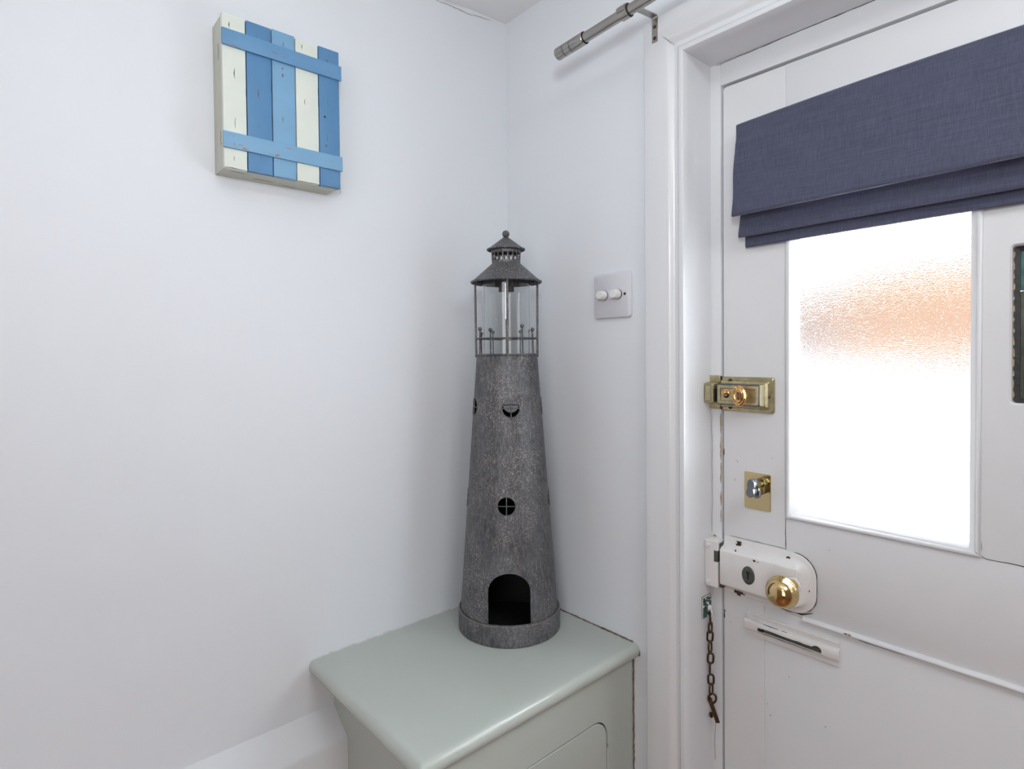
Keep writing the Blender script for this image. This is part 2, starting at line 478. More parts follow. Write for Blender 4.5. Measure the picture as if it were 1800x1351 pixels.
blob(bm, (0.4655+0.006, FY-0.0003, 1.1935), 0.009, 0.007)
link('paint_chip', bm, TANCHIP, lining, smooth=False)

# ------------------------------------------------------------------ door
door = tag(empty('door_1', ((DX0+DX1)/2, FY, 0.006)), kind='structure')
def dp(name, mat, bm, parent=None, label=None, **k):
    """part of the door, built in room coordinates"""
    me_o = link(name, bm, mat, None, **k)
    me_o.data.transform(Matrix.Translation((-(DX0+DX1)/2, -FY, -0.006)))
    me_o.parent = parent or door
    if label: me_o['label'] = label
    return me_o
YB = FY+0.040
GXa, GXb = 0.5950, 0.8427           # outer edges of the glazing moulding, near light
GXc, GXd = (DX0+DX1)-GXb, (DX0+DX1)-GXa
Z0, Z1 = 1.2515, 1.880
for sd in (0, 1):
    bm = bmesh.new(); fxx = (lambda x: x) if sd == 0 else (lambda x: DX0+DX1-x)
    def st_(i): return [(fxx(x), z) for x, z in ((DX0+i, 0.006), (0.5600-i, 0.006), (0.5600-i, 1.0972), (0.5944-i, 1.0972), (0.5944-i, 1.9742-i), (DX0+0.006, 1.9742-i), (DX0+0.0015+i, 1.9725-i), (DX0+i, 1.968))]
    loft(bm, [(st_(0), YB), (st_(0), FY+0.0012), (st_(0.0010), FY)])
    dp('stile', DOORP, bm)
bm = bmesh.new(); box(bm, 0.5946, DX0+DX1-0.5946, FY, YB, 1.855, 1.9742, 0.0010); dp('rail', DOORP, bm)
bm = bmesh.new(); box(bm, 0.5946, DX0+DX1-0.5946, FY, YB, 1.0975, 1.2508, 0.0007); dp('rail', DOORP, bm)
bm = bmesh.new(); box(bm, 0.5602, DX0+DX1-0.5602, FY+0.0008, YB, 0.006, 1.0970, 0.0006); dp('panel', DOORP, bm)
# centre muntin with its narrow light
mx = (DX0+DX1)/2
LX0, LX1, LZ0, LZ1 = 0.8685, DX0+DX1-0.8685, 1.4500, 1.6500
bm = bmesh.new()
outer = rrect(0.8395, DX0+DX1-0.8395, 1.2512, 1.8545, 0.0008, 3)
inner0 = rrect(LX0, LX1, LZ0, LZ1, 0.006, 3); inner1 = rrect(LX0+0.0022, LX1-0.0022, LZ0+0.0022, LZ1-0.0022, 0.004, 3)
def ring_faces(bm, la, lb):
    n = len(la)
    for k in range(n): bm.faces.new((la[k], la[(k+1) % n], lb[(k+1) % n], lb[k]))
mk = lambda o, y: [bm.verts.new((x, y, z)) for x, z in o]
a = mk(outer, YB); b = mk(outer, FY); c_ = mk(inner0, FY); d = mk(inner1, FY+0.003); e = mk(inner1, YB)
ring_faces(bm, a, b); ring_faces(bm, b, c_); ring_faces(bm, c_, d); ring_faces(bm, d, e); ring_faces(bm, e, a)
dp('muntin', DOORP, bm)
bm = bmesh.new()
o1 = rrect(LX0-0.002, LX1+0.002, LZ0-0.002, LZ1+0.002, 0.003, 3); i1 = rrect(LX0+0.0085, LX1-0.0085, LZ0+0.0085, LZ1-0.0085, 0.001, 3)
a = mk(o1, FY+0.026); b = mk(o1, FY+0.0130); c_ = mk(i1, FY+0.0150); d = mk(i1, FY+0.026)
ring_faces(bm, a, b); ring_faces(bm, b, c_); ring_faces(bm, c_, d); ring_faces(bm, d, a)
dp('glazing_putty', BLACKP, bm, label='chipped black putty around the narrow centre light')
bm = bmesh.new(); box(bm, LX0+0.0085, LX0+0.0200, FY+0.0155, FY+0.021, LZ0+0.008, 1.592, 0.0006)
dp('light_edge', GREYG, bm, label='grey-green edge strip of the narrow light')
bm = bmesh.new(); box(bm, LX0+0.0085, LX0+0.0200, FY+0.0152, FY+0.021, 1.5925, LZ1-0.008, 0.0006)
dp('coloured_glass', TEAL, bm, label='teal glass piece')
bm = bmesh.new(); box(bm, LX0+0.0200, LX1-0.0085, FY+0.0165, FY+0.021, LZ0+0.008, LZ1-0.008, 0.0006)
dp('coloured_glass', TAN, bm, label='textured amber-brown glass piece')
bm = bmesh.new()
for z in [LZ0+0.012+0.0135*i for i in range(14)]:
    blob(bm, (LX0+0.0024+0.0006*random.random(), FY+0.0125, z), 0.0022, 0.006+0.008*random.random(), lift=0.0006)
dp('paint_chip', TANCHIP, bm, smooth=False)

# glazing mouldings (mitred bolection) and obscured panes
MP = [(0.0, 0.0), (0.0, 0.0018), (0.0010, 0.0034), (0.0030, 0.0040), (0.0052, 0.0030), (0.0066, 0.0008), (0.0100, -0.0040)]
def moulding(x0, x1):
    b_ = bmesh.new()
    prof = [(d, FY-p) for d, p in MP] + [(0.0165, FY+0.0130), (0.0, FY+0.0130)]
    rr = []
    flat = list(prof); flat[6] = (0.0125, FY-0.0003); flat[7] = (0.0132, FY+0.0130)   # square bead on the far side and the top
    for sx, sz in ((0, 0), (0, 1), (1, 1), (1, 0)):
        px_ = prof if sx == 0 else flat; pz_ = prof if sz == 0 else flat
        rr.append([b_.verts.new((x0+a_[0] if sx == 0 else x1-a_[0], a_[1] if sz == 0 and sx == 0 else min(a_[1], c_[1]) if sx == sz else a_[1], Z0+c_[0]*0.85 if sz == 0 else Z1-c_[0])) for a_, c_ in zip(px_, pz_)])
    for i in range(4):
        p, q = rr[i], rr[(i+1) % 4]
        for k in range(len(prof)): b_.faces.new((p[k], p[(k+1) % len(prof)], q[(k+1) % len(prof)], q[k]))
    dp('glazing_moulding', DOORP, b_, angle=50)
    b_ = bmesh.new(); box(b_, x0+0.008, x1-0.008, FY+0.0132, FY+0.0172, Z0+0.007, Z1-0.007)
    dp('glass_pane', PANE, b_, label='obscured hammered glass pane')
moulding(GXa, GXb); moulding(GXc, GXd)
# bead below the lock rail
bm = bmesh.new()
prof = [(FY+0.002, 1.1010), (FY-0.0020, 1.1005), (FY-0.0050, 1.0985), (FY-0.0062, 1.0965), (FY-0.0055, 1.0945), (FY-0.0015, 1.0930), (FY+0.002, 1.0925)]
extrude_x(bm, prof, 0.622, DX0+DX1-0.600, nx=20)
for v in bm.verts: v.co.z += 0.0003*math.sin(v.co.x*90)
dp('bead', DOORP, bm, angle=60)
# cracks in the door paint
bm = bmesh.new()
n_ = (0, -1, 0)
ribbon(bm, [(0.5950, FY-0.0002, 1.2500), (0.5942, FY-0.0002, 1.2350), (0.5948, FY-0.0002, 1.2180), (0.5955, FY-0.0002, 1.2010)], 0.0008, n_, 0.0003, 0.0005)
ribbon(bm, [(0.5955, FY-0.0002, 1.2012), (0.575, FY-0.0002, 1.2015), (0.54, FY-0.0002, 1.2008), (0.50, FY-0.0002, 1.2012)], 0.0007, n_, 0.0003, 0.0005)
ribbon(bm, [(0.8380, FY-0.0045, 1.2580), (0.8420, FY-0.0006, 1.2520)], 0.0009, n_, 0.0004, 0.0002)
ribbon(bm, [(0.8425, FY-0.0003, 1.2750), (0.8430, FY-0.0003, 1.2640), (0.8420, FY-0.0003, 1.2540)], 0.0006, n_, 0.0004, 0.0003)
ribbon(bm, [(0.8420, FY-0.0003, 1.2545), (0.8480, FY-0.0003, 1.2505), (0.870, FY-0.0003, 1.2510), (0.90, FY-0.0003, 1.2506), (0.94, FY-0.0003, 1.2510)], 0.0009, n_, 0.0003, 0.0006)
ribbon(bm, [(0.7, FY+0.0002, 1.0915), (0.72, FY+0.0008, 1.0912), (0.76, FY+0.0010, 1.0915)], 0.0006, n_, 0.0004, 0.0003)
dp('paint_crack', CRACK, bm, smooth=False)
bm = bmesh.new()
blob(bm, (0.5985, FY-0.0003, 1.2570), 0.008, 0.008); blob(bm, (0.690, FY-0.0060, 1.0972), 0.006, 0.003)
dp('paint_chip', TANCHIP, bm, smooth=False)
bm = bmesh.new()
blob(bm, (0.5985, FY-0.0008, 1.2545), 0.006, 0.002); blob(bm, (0.685, FY-0.0062, 1.0974), 0.005, 0.0015)
blob(bm, (DX0+0.002, FY-0.0002, 1.066), 0.003, 0.004); blob(bm, (DX0+0.0012, FY-0.0002, 1.058), 0.0016, 0.012); blob(bm, (DX0+0.001, FY-0.0002, 1.345), 0.0016, 0.012)
for x, z in ((0.5115, 1.3335), (0.514, 1.3315), (0.509, 1.301), (0.5085, 1.2985), (0.500, 1.05), (0.573, 1.345), (0.60, 0.995), (0.565, 0.935), (0.57, 0.918), (0.655, 0.94), (0.66, 1.215), (0.90, 1.155)):
    blob(bm, (x, FY-0.0002, z), 0.0016, 0.0012, n=6)
dp('paint_chip', CHIP, bm, smooth=False)

def screw(bm, x, y, z, r=0.0032):
    lathe(bm, [(r, -0.0015), (r, 0.0004), (r*0.8, 0.0009), (r*0.35, 0.0010), (r*0.30, 0.0002), (0, 0.0002)], 16, face_room((x, y, z)))
    return bm

# night latch ------------------------------------------------
bm = bmesh.new()
fl = lambda i: rrect(0.4885+i, 0.5778-i, 1.4180+i, 1.4768-i, (0.0005, 0.0045, 0.0045, 0.0005))
loft(bm, [(fl(0), FY+0.002), (fl(0), FY-0.0045), (fl(0.0012), FY-0.0060)])
latch = dp('night_latch', AGED, bm, label='brushed champagne-gold metal night latch case on the door edge')
latch_inv = Matrix.Translation((-(DX0+DX1)/2, -FY, -0.006))
def sub(name, mat, bm, parent, label=None, **k):
    o = dp(name, mat, bm, parent=parent, label=label, **k); return o
bm = bmesh.new()
cs = lambda i, r=0.001: rrect(0.4870+i*0.3, 0.5720-i, 1.4240+i*0.75, 1.4710-i*0.75, (0.0005, r, r, 0.0005))
loft(bm, [(cs(0, 0.004), FY-0.0055), (cs(0.0025, 0.003), FY-0.0085), (cs(0.0060, 0.002), FY-0.0100), (cs(0.0075, 0.001), FY-0.0135), (cs(0.0095, 0.001), FY-0.0225)])
for v in bm.verts: pass
sub('latch_body', AGED, bm, latch, angle=25)
bx0, bx1, bz0, bz1 = 0.4903, 0.5618, 1.4318, 1.4632
bm = bmesh.new()
o1 = rrect(bx0, bx1, bz0, bz1, 0.0018, 3); o2 = rrect(bx0+0.0052, bx1-0.0042, bz0+0.0045, bz1-0.0045, 0.0012, 3); o3 = rrect(bx0+0.0065, bx1-0.0055, bz0+0.0058, bz1-0.0058, 0.001, 3)
yf = FY-0.0222
a = mk(o1, yf); b = mk(o1, yf-0.0034); b2 = mk(rrect(bx0+0.0010, bx1-0.0010, bz0+0.0010, bz1-0.0010, 0.0015, 3), yf-0.0042); c_ = mk(o2, yf-0.0042); d = mk(o3, yf-0.0026)
ring_faces(bm, a, b); ring_faces(bm, b, b2); ring_faces(bm, b2, c_); ring_faces(bm, c_, d); bm.faces.new(d); bm.faces.new(a[::-1])
sub('cover_plate', AGED, bm, latch, angle=25)
bm = bmesh.new()
path = [(x, yf-0.0006, z) for x, z in rrect(bx0+0.0002, bx1+0.0003, bz0-0.0003, bz1+0.0003, 0.0015, 3)]
tube(bm, path, 0.0019, closed=True, seg=6)
sub('blue_grey_edge', BLUEEDGE, bm, latch, label='blue-grey edge of the cover plate')  # blue-grey band round the rim of the cover plate
bm = bmesh.new()
path = [(x, yf-0.0030, z) for x, z in rrect(bx0+0.0058, bx1-0.0048, bz0+0.0051, bz1-0.0051, 0.0012, 3)]
tube(bm, path, 0.00042, closed=True, seg=6)
sub('engraved_line', BLUEEDGE, bm, latch)
# turn knob (oval)
bm = bmesh.new(); kc = (0.5365, 0, 1.4475)
lathe(bm, [(0.0062, 0), (0.0062, 0.004), (0.0045, 0.006), (0.0045, 0.014), (0, 0.014)], 24, face_room((kc[0], yf-0.002, kc[2])))
sub('spindle', AGED, bm, latch)
bm = bmesh.new()
lathe(bm, [(0, -0.003), (0.6, -0.0025), (0.93, -0.0008), (1.0, 0.0006), (0.97, 0.0022), (0.80, 0.0034), (0.72, 0.0030), (0.66, 0.0036), (0.56, 0.0044), (0.50, 0.0040), (0.44, 0.0042), (0, 0.0046)], 40,
      face_room((kc[0], yf-0.0165, kc[2])) @ Matrix.Diagonal((0.0120, 0.0175, 1, 1)))
knob_l = sub('turn_knob', COPPER, bm, latch, label='oval coppery brass turn knob')
bm = bmesh.new()
for i in range(9):
    z = kc[2]-0.0056+i*0.0014
    wd = 0.0034*math.sqrt(max(0.05, 1-((z-kc[2])/0.0075)**2))
    tube(bm, [(kc[0]-wd, yf-0.0217, z), (kc[0]-wd*0.3, yf-0.0215, z+0.0004), (kc[0]+wd*0.3, yf-0.0215, z-0.0004), (kc[0]+wd, yf-0.0217, z)], 0.00042, seg=5)
sub('engraved_emblem', CHIP, bm, latch, label='dark engraved oval emblem on the knob')
# snib button
bm = bmesh.new(); sc = (0.5060, yf-0.0026, 1.4505)
lathe(bm, [(0.0056, 0), (0.0056, 0.0014), (0.0046, 0.0020), (0.0030, 0.0024), (0.0024, 0.004), (0.0032, 0.0052), (0.0042, 0.0072), (0.0042, 0.0088), (0.0030, 0.0102), (0, 0.0106)], 24, face_room(sc))
sub('snib', COPPER, bm, latch, label='small copper snib button')
bm = bmesh.new(); lathe(bm, [(0.0050, 0), (0.0050, 0.0006), (0, 0.0006)], 20, face_room((0.5065, yf-0.0025, 1.4465))); sub('snib_slot', DARK, bm, latch)
for x, y, z in ((0.5045, FY-0.0072, 1.4703), (0.5045, FY-0.0072, 1.4248), (0.5698, FY-0.0068, 1.4462)):
    bm = bmesh.new(); screw(bm, x, y, z, 0.0034); sub('screw', SCREW, bm, latch)
# keep on the frame
bm = bmesh.new()
kf = rrect(0.4630, 0.4845, 1.4205, 1.4785, 0.002, 3)
loft(bm, [(kf, FY+0.001), (kf, FY-0.0040), (rrect(0.4640, 0.4835, 1.4215, 1.4775, 0.002, 3), FY-0.0050)])
keep = link('latch_keep', bm, AGED, lining); keep['label'] = 'aged gold latch keep on the door frame'
bm = bmesh.new()
loft(bm, [(rrect(0.4618, 0.4850, 1.4290, 1.4680, 0.0015, 3), FY-0.004), (rrect(0.4636, 0.4842, 1.4310, 1.4665, 0.0015, 3), FY-0.0150), (rrect(0.4645, 0.4835, 1.4318, 1.4655, 0.0015, 3), FY-0.0240),
          (rrect(0.4660, 0.4822, 1.4330, 1.4643, 0.0012, 3), FY-0.0255)])
link('keep_box', bm, AGED, keep, angle=30)
bm = bmesh.new(); tube(bm, [(x, FY-0.0254, z) for x, z in rrect(0.4668, 0.4788, 1.4348, 1.4625, 0.001, 3)], 0.0005, closed=True, seg=6); link('engraved_line', bm, BLUEEDGE, keep)
bm = bmesh.new(); box(bm, 0.4812, 0.4852, FY-0.0245, FY-0.006, 1.4350, 1.4560, 0.0004); link('latch_opening', bm, DARK, keep)
bm = bmesh.new(); box(bm, 0.4846, 0.4889, FY-0.004, FY+0.02, 1.4200, 1.4770); link('latch_gap', bm, DARK, keep)

# euro cylinder thumbturn ------------------------------------
bm = bmesh.new()
loft(bm, [(rrect(0.5262, 0.5708, 1.2555, 1.3172, 0.0022, 4), FY+0.001), (rrect(0.5262, 0.5708, 1.2555, 1.3172, 0.0022, 4), FY-0.0012), (rrect(0.5266, 0.5704, 1.2559, 1.3168, 0.002, 4), FY-0.0016)])
cyl = dp('cylinder_plate', PLATE, bm, label='flat pale brass backplate of the cylinder lock')
def keyshape(cx, cz, r, wd, ln, n=20):
    """euro profile: circle with a round-ended tongue below"""
    out = []; a0 = math.asin(wd/r)
    for i in range(n+1):
        t = -math.pi/2 + a0 + (2*math.pi-2*a0)*i/n
        out.append((cx+r*math.cos(t), cz+r*math.sin(t)))
    for i in range(9):
        t = math.pi + math.pi*i/8
        out.append((cx+wd*math.cos(t), cz-ln+wd*math.sin(t)))
    return out[::-1]
ex, ez = 0.5600, 1.3045
bm = bmesh.new()
ks = keyshape(ex, ez, 0.0082, 0.0048, 0.0150); ks1 = keyshape(ex, ez, 0.0078, 0.0044, 0.0150)
loft(bm, [(ks, FY-0.001), (ks, FY-0.0145), (ks1, FY-0.0152)])
sub('cylinder_body', CYLB, bm, cyl)
bm = bmesh.new()
lathe(bm, [(0.0058, 0), (0.0058, 0.004), (0.0048, 0.0045), (0.0048, 0.0085), (0.0060, 0.009), (0.0060, 0.0205), (0, 0.0205)], 24, face_room((ex, FY-0.0150, ez-0.0015)))
box(bm, ex-0.0042, ex+0.0042, FY-0.029, FY-0.014, ez-0.0195, ez-0.004, 0.002)
sub('cylinder_neck', CYLB, bm, cyl)
def peanut(cx, cz, rr, h, s, wst=0.60, n=40, tilt=0.0):
    out = []
    for i in range(n):
        t = 2*math.pi*i/n
        x = rr*math.cos(t)*(wst+(1-wst)*abs(math.sin(t))**0.9*1.25); z = h*math.sin(t)
        x, z = x*math.cos(tilt)-z*math.sin(tilt), x*math.sin(tilt)+z*math.cos(tilt)
        out.append((cx+x*s, cz+z*s))
    return out
bm = bmesh.new()
tc = (ex-0.0015, ez-0.0045)
loft(bm, [(peanut(*tc, 0.0085, 0.0150, 0.94, tilt=-0.12), FY-0.0340), (peanut(*tc, 0.0085, 0.0150, 1.0, tilt=-0.12), FY-0.0350), (peanut(*tc, 0.0085, 0.0150, 1.0, tilt=-0.12), FY-0.0455), (peanut(*tc, 0.0085, 0.0150, 0.93, tilt=-0.12), FY-0.0466)])
sub('thumb_turn', CHROME, bm, cyl, label='satin chrome thumb turn', angle=30)
bm = bmesh.new()
loft(bm, [(rrect(ex-0.0032, ex+0.0052, ez-0.0225, ez-0.0085, 0.0040, 5), FY-0.0225), (rrect(ex-0.0032, ex+0.0052, ez-0.0225, ez-0.0085, 0.0040, 5), FY-0.0300)])
sub('thumb_turn_tail', CHROME, bm, cyl)

# rim lock ---------------------------------------------------
def lk(i, k=1.0): return rrect(0.4905+i*0.15, 0.6425-i, 1.1035+i*0.85, 1.1990-i*0.85, (0.001, max(0.004, 0.034-i*k), max(0.004, 0.034-i*k), 0.001), 8)
bm = bmesh.new()
loft(bm, [(lk(0), FY+0.002), (lk(0), FY-0.0025), (lk(0.0012), FY-0.0042), (lk(0.0085, 1.1), FY-0.0052), (lk(0.0110, 1.2), FY-0.0068), (lk(0.0145, 1.3), FY-0.0130), (lk(0.0185, 1.4), FY-0.0205), (lk(0.0205, 1.45), FY-0.0232), (lk(0.0235, 1.5), FY-0.0245)])
rim = dp('rim_lock', LOCKP, bm, label='thickly white-painted rim lock case with chipped screw holes', angle=40)
yr = FY-0.0245
bm = bmesh.new()
ov = lambda s: [(0.5445+0.0108*s*math.cos(2*math.pi*i/32), 1.1503+0.0150*s*math.sin(2*math.pi*i/32)) for i in range(32)]
loft(bm, [(ov(1), yr+0.001), (ov(1), yr-0.0010), (ov(0.93), yr-0.0016)])
sub('keyhole_plate', IRON, bm, rim, label='dark grey oval keyhole plate')
bm = bmesh.new()
loft(bm, [(keyshape(0.5445, 1.1545, 0.0027, 0.0015, 0.0090, 14), yr-0.0010), (keyshape(0.5445, 1.1545, 0.0027, 0.0015, 0.0090, 14), yr-0.0019)])
sub('keyhole', DARK, bm, rim)
kx, kz = 0.6165, 1.1555
bm = bmesh.new(); lathe(bm, [(0.0128, -0.001), (0.0128, 0.0012), (0.0115, 0.0022), (0.0095, 0.0024), (0, 0.0024)], 32, face_room((kx, yr, kz))); sub('rose', LOCKP, bm, rim)
bm = bmesh.new()
for a_ in range(20, 200, 17):
    t = math.radians(a_+8*random.random()); blob(bm, (kx+0.0126*math.cos(t), yr-0.0006, kz+0.0126*math.sin(t)), 0.0028, 0.0012, rot=t+1.57)
sub('paint_chip', CHIP, bm, rim, smooth=False)
bm = bmesh.new()
lathe(bm, [(0.0088, 0), (0.0088, 0.007), (0.0072, 0.009), (0.0062, 0.016), (0.0062, 0.024), (0.0080, 0.0285), (0.0150, 0.0300), (0.0215, 0.0320), (0.0240, 0.0345), (0.0246, 0.0368), (0.0241, 0.0388), (0.0231, 0.0398), (0.0228, 0.0425), (0.0212, 0.0475), (0.0175, 0.0535), (0.0120, 0.0575), (0.0060, 0.0595), (0, 0.0600)], 56, face_room((kx, yr-0.0015, kz)))
sub('door_knob', BRASS, bm, rim, label='polished brass door knob', angle=50)
bm = bmesh.new(); lathe(bm, [(0.0016, 0), (0.0016, 0.001), (0, 0.001)], 12, Matrix.Translation((kx+0.002, yr-0.012, kz+0.0070)) @ Matrix.Rotation(0.2, 4, 'Y')); sub('grub_screw', SCREW, bm, rim)
for x, z in ((0.5195, 1.1918), (0.6015, 1.1885), (0.5185, 1.1075)):
    bm = bmesh.new(); screw(bm, x, FY-0.0068, z, 0.0036); sub('screw', SCREW, bm, rim)
bm = bmesh.new(); lathe(bm, [(0.0022, -0.001), (0.0022, 0.0008), (0, 0.0008)], 12, face_room((0.6318, FY-0.0052, 1.1455))); sub('screw_hole', DARK, bm, rim)
bm = bmesh.new()
for x, y, z, w_, h in ((0.5195, FY-0.0068, 1.1958, 0.011, 0.0022), (0.5160, FY-0.0072, 1.1895, 0.004, 0.004), (0.5205, FY-0.0205, 1.1830, 0.0022, 0.006), (0.5210, FY-0.0205, 1.1795, 0.012, 0.0042),
                       (0.5545, FY-0.0246, 1.1770, 0.005, 0.0035), (0.5605, FY-0.0246, 1.1765, 0.002, 0.0018),
                       (0.5135, FY-0.0070, 1.1090, 0.006, 0.005), (0.5235, FY-0.0070, 1.1095, 0.006, 0.003), (0.5280, FY-0.0072, 1.1085, 0.006, 0.0014), (0.5190, FY-0.0068, 1.1045, 0.008, 0.0015)):
    blob(bm, (x, y, z), w_, h, n=11, lift=0.0006)
edge = rrect(0.4905, 0.6425, 1.1035, 1.1990, (0.001, 0.034, 0.034, 0.001), 8)
seg_pts = [(x, FY-0.0008, z) for x, z in edge if (x > 0.600 and z > 1.185) or x > 0.625]
ribbon(bm, seg_pts[0:18], 0.0014, (0, -1, 0), 0.0010, 0.0003)
ribbon(bm, [(0.636, FY-0.0005, 1.110), (0.620, FY-0.0005, 1.1028), (0.600, FY-0.0005, 1.1026), (0.580, FY-0.0005, 1.1030)], 0.0020, (0, -1, 0), 0.0010, 0.0004)
sub('paint_chip', CHIP, bm, rim, smooth=False)
# rim lock keep on the frame
bm = bmesh.new()
loft(bm, [(rrect(0.4655, 0.4880, 1.1110, 1.1930, 0.001, 3), FY+0.001), (rrect(0.4650, 0.4895, 1.1115, 1.1925, 0.002, 3), FY-0.0225), (rrect(0.4665, 0.4885, 1.1130, 1.1910, 0.002, 3), FY-0.0240)])
rk = link('lock_keep', bm, LOCKP, lining); rk['label'] = 'white-painted box keep of the rim lock'
for z in (1.1835, 1.1200):
    bm = bmesh.new(); lathe(bm, [(0.0042, -0.001), (0.0044, 0.0016), (0.0036, 0.0024), (0.0022, 0.0016), (0.0010, 0.0026), (0, 0.0026)], 18, face_room((0.4712, FY-0.0240, z))); link('keep_screw', bm, LOCKP, rk)
bm = bmesh.new(); box(bm, 0.4830, 0.4898, FY-0.0246, FY-0.010, 1.1575, 1.1765, 0.0003); link('bolt_opening', bm, GREYG, rk)
bm = bmesh.new(); box(bm, 0.4880, 0.4945, FY-0.0170, FY+0.01, 1.1120, 1.1880); link('lock_gap', bm, GAP, rk)  # grey filler block painted as the shade between lock and keep

# slide plate of the door chain ------------------------------
bm = bmesh.new()
prof = [(FY+0.002, 1.0795), (FY-0.0030, 1.0795), (FY-0.0036, 1.0775), (FY-0.0030, 1.0765), (FY-0.0030, 1.0425), (FY+0.002, 1.0425)]
extrude_x(bm, prof, 0.5318, 0.6755)
slide = dp('chain_slide', LOCKP, bm, label='white-painted slide plate with a keyhole-ended slot')
bm = bmesh.new()
prof = [(FY-0.001, 1.0700), (FY-0.0050, 1.0700), (FY-0.0078, 1.0690), (FY-0.0092, 1.0670), (FY-0.0096, 1.0640), (FY-0.0096, 1.0560), (FY-0.0088, 1.0535), (FY-0.0068, 1.0520), (FY-0.001, 1.0515)]
extrude_x(bm, prof, 0.5295, 0.6765)
hood = sub('slide_hood', LOCKP, bm, slide)
cb = bmesh.new()
slot = [(0.5525, 1.0612), (0.5525, 1.0552), (0.6440, 1.0545), (0.6525, 1.0550)] + [(0.6455+0.0072*math.cos(t), 1.0590+0.0062*math.sin(t)) for t in [math.radians(a_) for a_ in range(-20, 141, 20)]] + [(0.6370, 1.0612)]
slot = [(x-(DX0+DX1)/2, z-0.006) for x, z in slot]
loft(cb, [(slot, -0.0150), (slot, -0.0035)])
co = link('cut', cb, DARK)
co.location = door.location
boolean_cut(hood, co)
bm = bmesh.new(); box(bm, 0.5515, 0.6540, FY-0.0055, FY-0.0040, 1.0530, 1.0665); sub('slot_recess', GREYG, bm, slide)
bm = bmesh.new()
box(bm, 0.5525, 0.5610, FY-0.0080, FY-0.0050, 1.0550, 1.0613)
ribbon(bm, [(0.5605, FY-0.0096, 1.0616), (0.58, FY-0.0096, 1.0614), (0.61, FY-0.0096, 1.0614), (0.637, FY-0.0096, 1.0616)], 0.0008, (0, -1, 0), 0.0004, 0.0004)
ribbon(bm, [(0.555, FY-0.0093, 1.0545), (0.60, FY-0.0093, 1.0540), (0.640, FY-0.0093, 1.0540)], 0.0009, (0, -1, 0), 0.0004, 0.0004)
ribbon(bm, [(0.562, FY-0.0080, 1.0695), (0.572, FY-0.0080, 1.0692), (0.586, FY-0.0080, 1.0692)], 0.0009, (0, -1, 0), 0.0005, 0.0004)
ribbon(bm, [(0.592, FY-0.0080, 1.0692), (0.600, FY-0.0080, 1.0692)], 0.0012, (0, -1, 0), 0.0005, 0.0002)
sub('paint_chip', CHIP, bm, slide, smooth=False)

# ------------------------------------------------------------------ cabinet
cab = tag(empty('corner_cupboard', (0.1725, -0.2275, 0)), 'sage green painted corner cupboard under the grey lighthouse lantern', 'cupboard')
def cp(name, mat, bm, parent=None, label=None, **k):
    o = link(name, bm, mat, None, **k)
    o.data.transform(Matrix.Translation((-0.1725, 0.2275, 0)))
    o.parent = parent or cab
    if label: o['label'] = label
    return o
# side panel, face frame (+X side) with a round-cornered door opening
bm = bmesh.new(); box(bm, 0.0, 0.327, -0.430, -0.412, 0.0, 0.9565); cp('side_panel', SAGE, bm)
bm = bmesh.new()
def yz(outline, x, b_): return [b_.verts.new((x, y, z)) for y, z in outline]
OY0, OY1, OZ0, OZ1 = -0.382, -0.0755, 0.075, 0.8735
fo = rrect(-0.430, 0.0, 0.0, 0.9565, 0.0006, 8); fi = rrect(OY0, OY1, OZ0, OZ1, 0.036, 8)
def fr(o): return o
a = yz(fo, 0.327, bm); b = yz(fo, 0.345, bm); c_ = yz(rrect(OY0-0.001, OY1+0.001, OZ0-0.001, OZ1+0.001, 0.037, 8), 0.345, bm); d = yz(fi, 0.344, bm); e = yz(fi, 0.327, bm)
ring_faces(bm, a, b); ring_faces(bm, b, c_); ring_faces(bm, c_, d); ring_faces(bm, d, e); ring_faces(bm, e, a)
cp('face_frame', SAGE, bm)
bm = bmesh.new()
di = lambda i: rrect(OY0+0.0016+i, OY1-0.0030-i, OZ0+0.0016+i, OZ1-0.0014-i, 0.0345-i, 8)
A_ = [yz(di(0), 0.329, bm), yz(di(0), 0.3445, bm), yz(di(0.0008), 0.3452, bm)]
ring_faces(bm, A_[0], A_[1]); ring_faces(bm, A_[1], A_[2]); bm.faces.new(A_[0]); bm.faces.new(A_[2])
cdoor = cp('door', SAGE, bm)
bm = bmesh.new(); box(bm, 0.325, 0.3285, OY0-0.01, OY1+0.01, OZ0-0.01, OZ1+0.01); cp('door_gap_shade', DARK, bm)  # black sheet behind the cupboard door, painting the shadow of its gap
bm = bmesh.new(); tube(bm, [(0.3462, OY1-0.0012, 0.775), (0.3462, OY1-0.0012, 0.815)], 0.0024, seg=10); cp('hinge', SAGE, bm)
bm = bmesh.new(); blob(bm, (0.3456, OY1-0.001, 0.822), 0.005, 0.007, 'X', 1)
cp('paint_chip', TANCHIP, bm, smooth=False)
